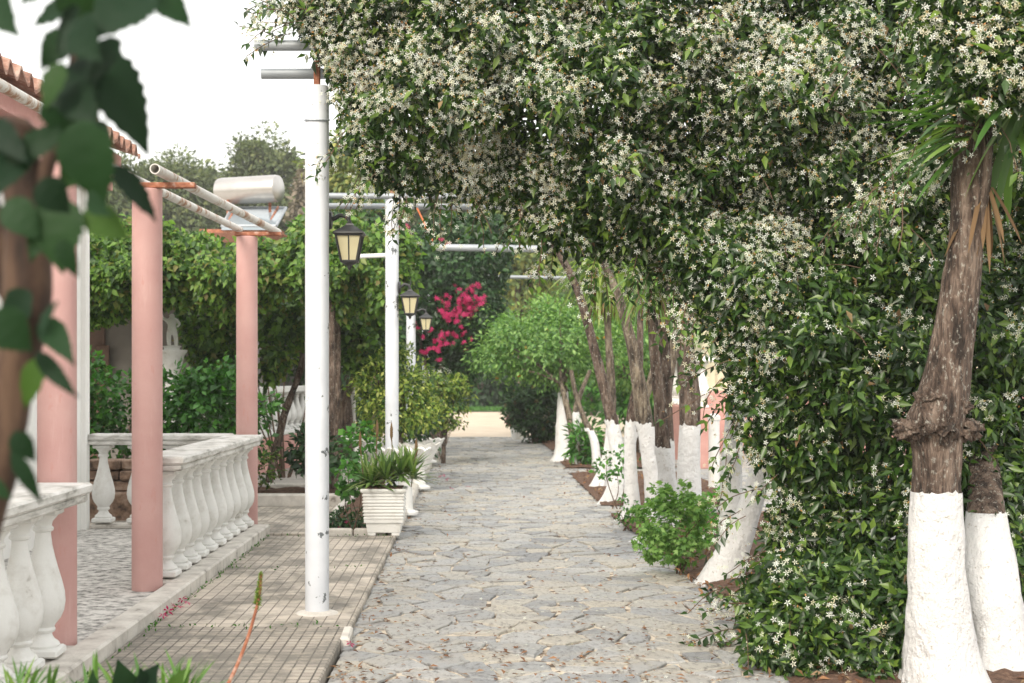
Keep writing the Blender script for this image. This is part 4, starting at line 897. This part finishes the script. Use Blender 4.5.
yucca('yucca_tree', 'grey trunk curving right behind the stout dark trunk', [(668, 500, 22), (666, 470, 16), (664, 430, 15), (666, 390, 15), (673, 350, 14), (684, 315, 12), (692, 280, 11)], 14.2, 436, 6, True, wk=.85, hl=.55, bk='barkgrey')
yucca('yucca_tree', 'slender dark speckled trunk in front of the cluster, above the geranium', [(646, 548, 40), (656, 532, 26), (668, 505, 20), (667, 475, 19), (663, 448, 18), (660, 410, 14), (656, 370, 13), (653, 330, 12), (650, 270, 11)], 10.6, 447, 7, True, wk=.85, hl=.5, bk='bark')
yucca('yucca_tree', 'grey leaning trunk forking up left in the middle of the cluster', [(660, 528, 44), (658, 512, 32), (654, 480, 24), (649, 450, 21), (645, 423, 21), (639, 385, 18), (632, 345, 14), (621, 305, 12), (606, 268, 11), (592, 236, 11)], 12.0, 423, 8, False, wk=.82, hl=.6, nh=110, hw=.045, bk='barkgrey', lm='strap2')
yucca('yucca_tree', 'thin straight whitewashed trunk at the left front of the cluster', [(630, 524, 34), (632, 512, 20), (631, 480, 15), (630, 445, 13), (632, 415, 13), (638, 380, 10), (640, 350, 8), (640, 280, 7)], 12.2, 421, 9, False, wk=.85, bk='bark')
yucca('yucca_tree', 'dark bare trunk leaning far left, farthest of the yuccas to lean over the path', [(611, 500, 38), (617, 486, 24), (618, 460, 18), (612, 420, 16), (602, 380, 14), (590, 332, 12), (578, 292, 11), (562, 258, 11), (548, 236, 10)], 13.8, 420, 10, False, wk=.78, hl=.62, hw=.04, nh=130, bk='bark', lm='strap2')
yucca('yucca_tree', 'grey upright trunk just behind the left-leaning one, under yellow-green leaves', [(598, 488, 26), (604, 470, 15), (609, 445, 12), (611, 420, 12), (611, 380, 11), (608, 330, 9), (606, 262, 9)], 15.6, 421, 11, True, wk=.78, hl=.72, hw=.055, nh=300, bk='barkgrey', lm='strap2', droop=1.35)
yucca('yucca_tree', 'small whitewashed trunk in front of the orange tree, bending left', [(601, 478, 16), (597, 462, 9), (594, 440, 8), (584, 418, 6), (576, 395, 5), (571, 370, 4)], 19.0, 428, 12, False, bk='barkgrey')
yucca('yucca_tree', 'forked little whitewashed trunk left of the leaning yuccas', [(579, 468, 13), (580, 455, 9), (579, 435, 8), (576, 412, 7), (580, 395, 5), (590, 370, 4)], 19.4, 412, 13, False, bk='barkgrey')
yucca('yucca_tree', 'broad whitewashed trunk farthest along the path, beside the dark shrub', [(567, 463, 34), (565, 452, 20), (563, 430, 14), (563, 410, 12), (563, 392, 10), (562, 350, 8)], 20.6, 392, 14, False, bk='bark')
t, _ = yucca('yucca_tree', 'fan-like palm leaves above the jasmine near the top edge', [(668, 512, 20), (665, 400, 14), (662, 250, 12), (660, 90, 11), (660, -12, 11)], 11.3, 440, 15, True, hl=.62, hw=.022, nh=110, lm='agave', droop=.3)
yucca('yucca_tree', 'thin bare trunk crossing behind the leaning yuccas, no leaves of its own', [(626, 492, 18), (628, 465, 11), (634, 430, 9), (648, 390, 8), (660, 345, 7), (672, 300, 6)], 15.0, 432, 16, False, bk='barkgrey')
# geranium and small plants
LOBE = (np.array([(0,0,0),(.32,.28,.06),(.62,.55,.0),(.25,.62,.05),(.30,1,-.04),(0,.72,.04),(-.30,1,-.04),(-.25,.62,.05),(-.62,.55,.0),(-.32,.28,.06)]), np.array([(0,1,2),(0,2,3),(0,3,4),(0,4,5),(0,5,6),(0,6,7),(0,7,8),(0,8,9)]))
bush('geranium_bush', 'bright green lobed-leaf geranium bush at the foot of the whitewashed trunks', 'shrub', (1.27, 8.85, .29), (.25, .22, .28), 'ger2', 70, 30, .06, .032, .034, 101, tmpl=LOBE, droop=.1, shell=.4)
bush('small_plant', 'sparse little green plant with thin stems by the left-leaning trunk', 'plant', (1.33, 13.2, .42), (.2, .2, .17), 'hedge', 22, 9, .08, .05, .03, 102)
bush('small_plant', 'tiny green sprig at the front of the middle mulch bed', 'plant', (1.22, 11.4, .18), (.10, .12, .10), 'hedge', 12, 9, .05, .04, .024, 103)
bush('small_plant', 'leafy green plant beside the forked little trunk', 'plant', (1.45, 19.2, .35), (.26, .2, .26), 'hedge', 22, 22, .11, .12, .035, 104)
bush('small_plant', 'green plant growing between the slim trunk and the geranium', 'plant', (1.72, 9.6, .30), (.22, .2, .20), 'ger', 18, 20, .1, .05, .03, 105)
# ------------------------------------------------------------------ jasmine
t = thing('star_jasmine', 'huge star jasmine covered in white blossoms, arching over the path and down the right side', 'climbing plant', (2.1, 7.0, 0))
polyA = [(300, -70), (1080, -70), (1080, 300), (960, 300), (725, 315), (672, 280), (640, 258), (585, 252), (540, 240), (505, 205), (440, 190), (385, 188), (362, 165), (350, 140), (343, 110), (338, 82), (312, 46), (290, 10)]
polyB = [(655, 225), (1080, 230), (1100, 715), (770, 720), (738, 690), (745, 650), (745, 605), (772, 560), (770, 520), (785, 480), (762, 462), (738, 425), (727, 398), (733, 372), (716, 345), (694, 305)]
sets = []; posA, outA, eA = cloud(polyA, 7.3, .70, 92000, 0, 0, None, 201, lump=.34); posB, outB, eB = cloud(polyB, 6.95, .66, 62000, 0, 0, None, 202, lump=.28)
posB[:, 2] = np.where(posB[:, 2] < .02, .02+RNG.random(len(posB))*.2, posB[:, 2])
polyC = [(905, -80), (1090, -80), (1090, 120), (1020, 95), (985, 115), (955, 100), (925, 70)]
posC, outC, eC = cloud(polyC, 5.4, .12, 3600, 0, 0, None, 207, lump=.05)
polyD = [(770, 560), (925, 560), (940, 760), (770, 760), (752, 690), (748, 640)]
posD, outD, eD = cloud(polyD, 6.08, .40, 14000, 0, 0, None, 209, lump=.15); kk = posD[:, 2] > .03; posD, outD = posD[kk], outD[kk]
posi = np.concatenate([posA, posB, posC, posD]); outi = np.concatenate([outA, outB, outC, outD])
# open up dark hollows
hol = snoise(posi, 3.1, 9.0); keep = (hol < .62) | (RNG.random(len(posi)) < .5); pj, oj = posi[keep], outi[keep]
sets.append(cloud_leaves(pj, oj, .064, .025, LEAF, 203, .5))
# sprays reaching out of the outline
rr = random.Random(12); st = MB(); fpos = []; fo_ = []; sl_p = []; sl_d = []; sl_n = []
def spray(p, d, L, n, r=.0022, fl=True, dr=.5):
    p = Vector(p); d = Vector(d).normalized(); pts = [p.copy()]; 
    for k in range(n):
        d = (d+Vector((rr.uniform(-.22, .22), rr.uniform(-.22, .22), rr.uniform(-.2, .2)-dr/n))).normalized(); p = p+d*(L/n); pts.append(p.copy()); s_ = d.cross(Vector((rr.uniform(-1, 1), rr.uniform(-1, 1), rr.uniform(-.3, 1)))).normalized()
        for sg in (-1, 1):
            if rr.random() < .85: sl_p.append(tuple(p)); sl_d.append(tuple(d*.7+s_*sg*.9+Vector((0, 0, -.15)))); sl_n.append((rr.uniform(-.4, .4), -.6, 1))
        if fl and rr.random() < .33: fpos.append(tuple(p)); fo_.append((rr.uniform(-.6, .6), -1, .2))
    st.tube(pts, r, 5)
edge = [(285, 10, -1, .2), (292, 35, -1, 0), (300, 20, -1, .3), (345, 140, -.8, -.6), (365, 168, -.4, -1), (400, 188, -.2, -1), (440, 192, 0, -1), (480, 200, .1, -1), (510, 210, -.3, -1), (545, 242, -.3, -1), (590, 262, -.1, -1), (640, 262, -.4, -1), (665, 282, -.6, -.8), (690, 308, -.6, -.9), (708, 345, -.9, -.6), (722, 372, -.9, -.3), (718, 400, -1, -.4), (728, 430, -.7, -.7), (735, 460, -.7, -.8), (765, 482, -.9, -.5), (750, 520, -1, -.2), (750, 560, -1, 0), (735, 600, -1, .1), (740, 640, -1, .1), (738, 680, -1, .3)]
for (px, py, dx, dz) in edge:
    for k in range(2 if (py > 340 and px < 780 and py < 590) else 5):
        big = py > 430
        spray(P(px+rr.uniform(-8, 14), py+rr.uniform(-14, 10), rr.uniform(6.9, 7.5) if py < 300 else rr.uniform(6.5, 7.1)), (dx+rr.uniform(-.3, .3), rr.uniform(-.6, .2), dz+rr.uniform(-.3, .3)), rr.uniform(.14, .30), rr.randint(4, 7))
for k in range(230):   # shoots over the face
    px, py = rr.uniform(320, 1040), rr.uniform(-20, 680)
    i = rr.randrange(len(pj)); p = pj[i]
    if oj[i][1] < -.3: spray(p, (rr.uniform(-.8, .8), -1, rr.uniform(-.5, .5)), rr.uniform(.12, .26), rr.randint(3, 6), dr=.9)
for (px, py) in ((905, 190), (895, 205), (870, 195), (1000, 120), (985, 105), (1010, 70), (960, 60), (930, 30), (1015, 30), (880, 215), (860, 60), (975, 140)): 
    for q in range(3): spray(P(px+rr.uniform(-25, 25), py+rr.uniform(-30, 10), 5.45+rr.random()*.4), (rr.uniform(-1, .6), rr.uniform(-.4, .2), -.4), rr.uniform(.15, .35), 6, dr=1.0)
# low twigs that stick out over the paving at bottom
for (px, py) in ((720, 620), (725, 650), (735, 590), (745, 612), (760, 640)):
    spray(P(px+40, py+10, 6.6), (-1, -.4, .15), .22, 6, .003, False)
sp, sdd, sn = np.array(sl_p), np.array(sl_d), np.array(sl_n); rng = np.random.default_rng(77); s_ = .7+.6*rng.random(len(sp))
sets.append(inst(LEAF, sp, sdd, sn, .052*s_, .024*s_, rng))
npmesh('foliage', *cat(sets), M['jleaf'], t)
yi = RNG.choice(len(pj), 420); npmesh('yellowed_leaves', *cloud_leaves(pj[yi]+oj[yi]*.05, oj[yi], .06, .026, LEAF, 205, .9), M['deadleaf'], t)
# blossoms in clusters on the front shell
rng = np.random.default_rng(300)
front = (outi[:, 1] < 0); fi = np.where(front)[0]
allp = posi[fi]; allo = outi[fi]
pxx = VX+allp[:, 0]/allp[:, 1]*FP; pyy = VY-(allp[:, 2]-H)/allp[:, 1]*FP
dens = np.where(pyy < 230, 1.1, .56)*np.clip(1.0-.45*np.clip((pyy-300)/300, 0, 1), .4, 1)+.35*np.clip((150-pyy)/200, 0, 1)
dens *= .22+1.0*np.clip(.5+.6*snoise(allp, 3.3, 4.0)+.7*snoise(allp, 8, 1.0), 0, 1.3); dens *= np.where((pxx < 790) & (pyy > 200), 1.35, 1.0); dens *= np.where((pxx > 800) & (pyy > 190), .42, 1.0)*np.where((pyy > 540), .6, 1.0)
pick = rng.choice(len(allp), 6000, replace=False, p=dens/dens.sum()); cp = allp[pick]+allo[pick]*np.array([.02, .085, .02])
cp = np.concatenate([cp, np.array(fpos)]); co_ = np.concatenate([allo[pick], nrm(np.array(fo_))])
nf = rng.integers(2, 12, len(cp)); ci = np.repeat(np.arange(len(cp)), nf); spread = rng.normal(size=(len(ci), 3))*np.array([.034, .022, .030])
fp_ = cp[ci]+spread; fn = nrm(co_[ci]*.9+nrm(spread+1e-6)*.7+rng.normal(size=spread.shape)*.25); sz = .0115+.006*rng.random(len(ci))
npmesh('blossoms', *inst(FLOWER, fp_, np.cross(fn, rng.normal(size=fn.shape)), fn, sz*1.0, sz*1.0, rng), M['petal'], t)
m_ = int(len(ci)*.55); bi = rng.choice(len(ci), m_); bp = fp_[bi]+rng.normal(size=(m_, 3))*.008
npmesh('faded_blossoms', *inst(LEAF2, bp, rdir(m_, -.3, rng), rdir(m_, 0, rng), .016, .007, rng), M['bud'], t)
for k in range(26):   # woody stems inside
    x0 = rr.uniform(1.6, 2.9); y0 = rr.uniform(7.0, 7.5); a = rr.uniform(-1.8, 1.0); st.tube(catmull([(x0, y0, 0), (x0+rr.uniform(-.2, .2), y0, 1.2), (x0+a*.4, y0+rr.uniform(-.2, .2), 2.3), (x0+a, y0+rr.uniform(-.3, .3), rr.uniform(2.5, 3.2))], 7), [.014-.0004*i for i in range(22)], 6, True)
for k in range(8):   # stems running out along the canopy
    y0 = 7.35+rr.random()*.3; st.tube(catmull([(2.2, y0, 2.4), (1.2, y0+rr.uniform(-.2, .2), 2.75+rr.uniform(-.2, .2)), (.2, y0, 2.9), (-.7, y0+rr.uniform(-.2, .2), 2.95)], 7), [.016-.0005*i for i in range(22)], 6, True)
st.build('stems', M['twig'], t, True, 60, world=True)
# ------------------------------------------------------------------ litter on the paving
rng = np.random.default_rng(400); n = 15000
x = rng.uniform(-.58, 1.9, n); y = 4.9+rng.random(n)**1.5*17; wgt = np.clip(.05+.9*np.clip((x-.9), 0, 1)**1+.55*np.clip((-.40-x)*5, 0, 1)+.38*np.clip((7.6-y)/2, 0, 1), 0, 1)*(.25+.9*(snoise(np.stack([x, y, x*0], 1), 4, 2) > .05))
k = rng.random(n) < wgt; x, y = x[k], y[k]; n = len(x); p = np.stack([x, y, np.full(n, .013)], 1); d = nrm(np.stack([rng.normal(size=n), rng.normal(size=n), np.abs(rng.normal(size=n))*.15], 1)); nn = nrm(np.stack([rng.normal(size=n)*.2, rng.normal(size=n)*.2, np.ones(n)], 1)); s_ = .5+rng.random(n)
ob = npmesh('fallen_leaves', *inst(LEAF, p, d, nn, .030*s_, .014*s_, rng), M['litter']); tag(ob, 'small dry brown leaves scattered over the flagstones', 'fallen leaves', kind='stuff')
n = 420; x = rng.uniform(.0, 1.7, n); y = 5.0+rng.random(n)**1.6*3.2; p = np.stack([x, y, np.full(n, .014)], 1)
ob = npmesh('fallen_blossoms', *inst(FLOWER, p, d[:n], nn[:n], .011, .011, rng), M['petal']); tag(ob, 'fallen white jasmine blossoms on the flagstones under the jasmine', 'fallen blossoms', kind='stuff')
n = 3600; x = rng.uniform(1.25, 2.6, n); y = rng.uniform(4.5, 27, n); k = np.array([any(b_[2] < yy < b_[3] for b_ in beds) for yy in y]); x, y = x[k], y[k]; n = len(x); p = np.stack([x, y, .035+rng.random(n)*.015], 1)
ob = npmesh('bark_mulch', *inst(LEAF, p, rdir(n, 0, rng), rdir(n, 1.2, rng), .05, .02, rng), M['litter']); tag(ob, 'brown leaf and bark mulch over the beds round the whitewashed trunks', 'mulch', kind='stuff')
sp_ = [(168, 612), (172, 606), (182, 601), (178, 608), (187, 604), (163, 617), (350, 645), (444, 476), (452, 489), (468, 487), (440, 477), (447, 480)]
vv = []
for (px, py) in sp_:
    z = .05 if px < 300 else .012; Yq = (H-z)*FP/(py-VY); vv.append(((px-VX)/FP*Yq, Yq, z+.008))
vv = np.array(vv); ob = npmesh('fallen_petals', *inst(FLOWER, vv, rdir(len(vv), 0), rdir(len(vv), 2), .028, .04), M['bract']); tag(ob, 'magenta bougainvillea petals fallen beside the kerb and on the path', 'fallen petals', kind='stuff')
n = 260; x = rng.uniform(-1.57, -.62, n); y = rng.choice([6.84, 10.7, 5.2, 8.9], n)+rng.normal(size=n)*.05; e_ = rng.random(n) < .5; x = np.where(e_, -1.56+np.abs(rng.normal(size=n))*.015, x); y = np.where(e_, rng.uniform(5, 10.7, n), y)
p = np.stack([x, y, np.full(n, .040)], 1); ob = npmesh('weeds', *inst(LEAF, p, rdir(n, .9, rng), rdir(n, .2, rng), .022, .01, rng), M['grass']); tag(ob, 'tiny weeds in the joints of the tiled pavement', 'weeds', kind='stuff')
# ------------------------------------------------------------------ foreground plants
def bigleaf(b, base, tip, width, seed, serr=.06, droop=.1):
    base, tip = Vector(base), Vector(tip); d = tip-base; L = d.length; d.normalize(); rr = random.Random(seed)
    face = Vector((rr.uniform(-.5, .5), -1, rr.uniform(-.2, .6))); s_ = d.cross(face).normalized(); nn = s_.cross(d).normalized(); n = 18; vs_ = []
    for i in range(n+1):
        t = i/n; wv = width*.54*(math.sin(math.pi*t**.66))**1.0 if 0 < t < 1 else .0006
        wv *= 1+serr*(1 if i % 2 else -1)
        c = base+d*L*t+nn*(-.12*L*(t-.5)**2*2+.03*L)+Vector((0, 0, 0))
        for o, h in ((-1, .16), (-.5, .11), (0, 0), (.5, .11), (1, .16)):
            vs_.append(c+s_*o*wv-nn*h*(-1)*wv*.9+nn*.0012*math.sin(t*26+abs(o)*5))
    fs = []
    for i in range(n):
        for k in range(4): fs.append((i*5+k, i*5+k+1, (i+1)*5+k+1, (i+1)*5+k))
    b.add(vs_, fs, rr.random())
t = thing('young_tree', 'out-of-focus young tree with large toothed leaves at the left edge', 'tree', (-.56, 1.62, 0))
b = MB(); Y = 1.6
def fp(path, Y): return catmull([(*P(a, c_, Y), w_/2/FP*Y) for a, c_, w_ in path], 6)
q = fp([(-120, 1500, 60), (-110, 1000, 54), (-62, 640, 48), (-28, 540, 46), (-2, 460, 44), (12, 380, 44), (27, 300, 46), (28, 240, 44), (22, 190, 38), (17, 150, 40), (16, 128, 38), (17, 118, 24)], Y)
b.tube([k[:3] for k in q], [k[3] for k in q], 20, True, .12, 1, 30)
q = fp([(26, 260, 26), (38, 220, 24), (46, 170, 17), (66, 118, 14), (76, 60, 14), (82, 0, 15), (90, -70, 14)], 1.6); b.tube([k[:3] for k in q], [k[3] for k in q], 14, True, .12, 2, 30)
q = fp([(30, 330, 20), (12, 290, 28), (0, 250, 28), (-20, 180, 24)], 1.7); b.tube([k[:3] for k in q], [k[3] for k in q], 14, True, .12, 3, 30)
b.build('trunk', M['barkfg'], t, True, 60, world=True)
Lf = [((86, 42), (150, 155), 56), ((80, 120), (104, 207), 62), ((112, 165), (158, 222), 26), ((62, 62), (44, 112), 26), ((152, -12), (84, 42), 50), ((150, -12), (192, 27), 32), ((74, 2), (32, 26), 26), ((-10, -4), (18, 36), 34), ((78, 8), (56, 54), 34), ((78, 72), (46, 110), 34), ((62, 128), (-6, 174), 26), ((56, 196), (62, 274), 52), ((84, 210), (130, 240), 32), ((60, 240), (78, 278), 20), ((-8, 312), (32, 352), 44), ((42, 318), (74, 364), 26), ((36, 352), (78, 398), 18), ((40, 358), (24, 410), 24), ((14, 432), (36, 462), 24), ((12, 452), (42, 504), 16), ((100, -20), (60, 20), 46), ((60, -30), (20, 4), 40), ((66, 98), (110, 60), 30), ((84, -20), (120, 20), 46), ((30, 292), (2, 330), 34), ((70, 108), (94, 140), 44), ((74, 60), (100, 100), 40), ((90, 150), (60, 190), 36), ((86, 196), (112, 216), 20), ((52, 206), (30, 262), 30), ((-10, 120), (30, 165), 26), ((56, 300), (40, 340), 18), ((76, 20), (100, 62), 40), ((-14, 480), (12, 500), 16), ((130, -30), (140, 12), 40), ((44, 100), (72, 132), 30), ((60, -16), (96, 30), 40), ((110, -24), (92, 26), 44), ((70, 30), (40, 70), 30), ((96, 20), (60, 60), 36), ((120, 40), (88, 84), 34), ((66, 84), (98, 126), 40), ((20, 140), (-4, 196), 40), ((40, 180), (70, 214), 36), ((6, 200), (40, 240), 34), ((104, 120), (72, 172), 40)]
for i, (a, c_, w_) in enumerate(Lf):
    rr2 = random.Random(i); Ya = 1.52+rr2.uniform(-.12, .08); bl = MB(); bigleaf(bl, P(*a, Ya), P(*c_, Ya+rr2.uniform(-.05, .04)), w_/FP*Ya, i, .07)
    bl.r = [min(.98, rr2.random()*.75+(.5 if i in (3, 12, 17) else 0))]*len(bl.v); bl.build('leaf', M['fgleaf'], t, True, 60, world=True)
t = thing('strap_leaf_plant', 'clump of pale-edged strap leaves along the bottom left edge', 'plant', P(60, 760, 3.3)); t.location.z = 0
sets = []; rr = random.Random(9)
for k in range(16):
    x = rr.uniform(-10, 205); c = P(x, 712+rr.uniform(-6, 12), 3.3+rr.uniform(-.15, .15)); sets.append(strap_set(c, 14, .13, .013, 500+k, (.2, 1.3), .5, .005))
npmesh('leaves', *cat(sets), M['agave'], t)
b = MB()
for k in range(10): x = -1.1+k*.05; b.tube([(x, 3.3, 0), (x+.02, 3.3, .5)], .008, 6)
b.build('stems', M['twig'], t, world=True)
t = thing('broad_leaf_plant', 'dark broad leaves poking into the bottom edge left of the red stem', 'plant', P(135, 760, 3.0)); t.location.z = 0
b = MB()
for i, (a, c_, w_) in enumerate([((128, 700), (118, 660), 26), ((140, 700), (158, 664), 26), ((170, 705), (185, 668), 22), ((100, 705), (92, 670), 18), ((150, 700), (140, 668), 22)]): bigleaf(b, P(*a, 3.0), P(*c_, 2.95), w_/FP*3, i+70, .02)
b.build('leaves', M['fgleaf'], t, True, 60, world=True)
b = MB(); b.tube(catmull([P(135, 970, 3.0), P(140, 800, 3.0), P(140, 700, 3.0)], 4), .008, 6); b.build('stems', M['twig'], t, world=True)
t = thing('flower_stalk', 'thin reddish stalk with a furry tip rising before the tiled pavement', 'plant', (-.9, 4.2, 0)); Y = 4.2
q = catmull([(-.9, 4.2, 0), *[tuple(P(a, c_, Y)) for a, c_ in ((212, 715), (234, 672), (247, 640), (256, 610), (260, 590), (261, 574))]], 6); b = MB(); b.tube(q, [.0065-.00008*i for i in range(len(q))], 8)
b.build('stalk', M['rust'], t, True, world=True)
n = 420; rng = np.random.default_rng(5); f = rng.random(n); a0, a1 = np.array(P(257, 606, Y)), np.array(P(261, 573, Y)); p = a0+(a1-a0)*f[:, None]; npmesh('spike', *inst(LEAF2, p, rdir(n, .7, rng), rdir(n, 0, rng), .017*(1-.5*f), .004, rng), M['strap2'], t)
b = MB(); b.box((0, 66, 8.5), (230, 140, 20.9)); hz = b.build('haze', None); m = bpy.data.materials.new('haze_air'); m.use_nodes = True; n_ = m.node_tree; n_.nodes.clear()
ou = n_.nodes.new('ShaderNodeOutputMaterial'); pv = n_.nodes.new('ShaderNodeVolumePrincipled'); pv.inputs['Density'].default_value = .0012; pv.inputs['Color'].default_value = (.92, .93, .92, 1)
n_.links.new(pv.outputs[0], ou.inputs['Volume']); hz.data.materials.append(m); tag(hz, 'thin pale haze in the garden air', 'haze', kind='stuff')
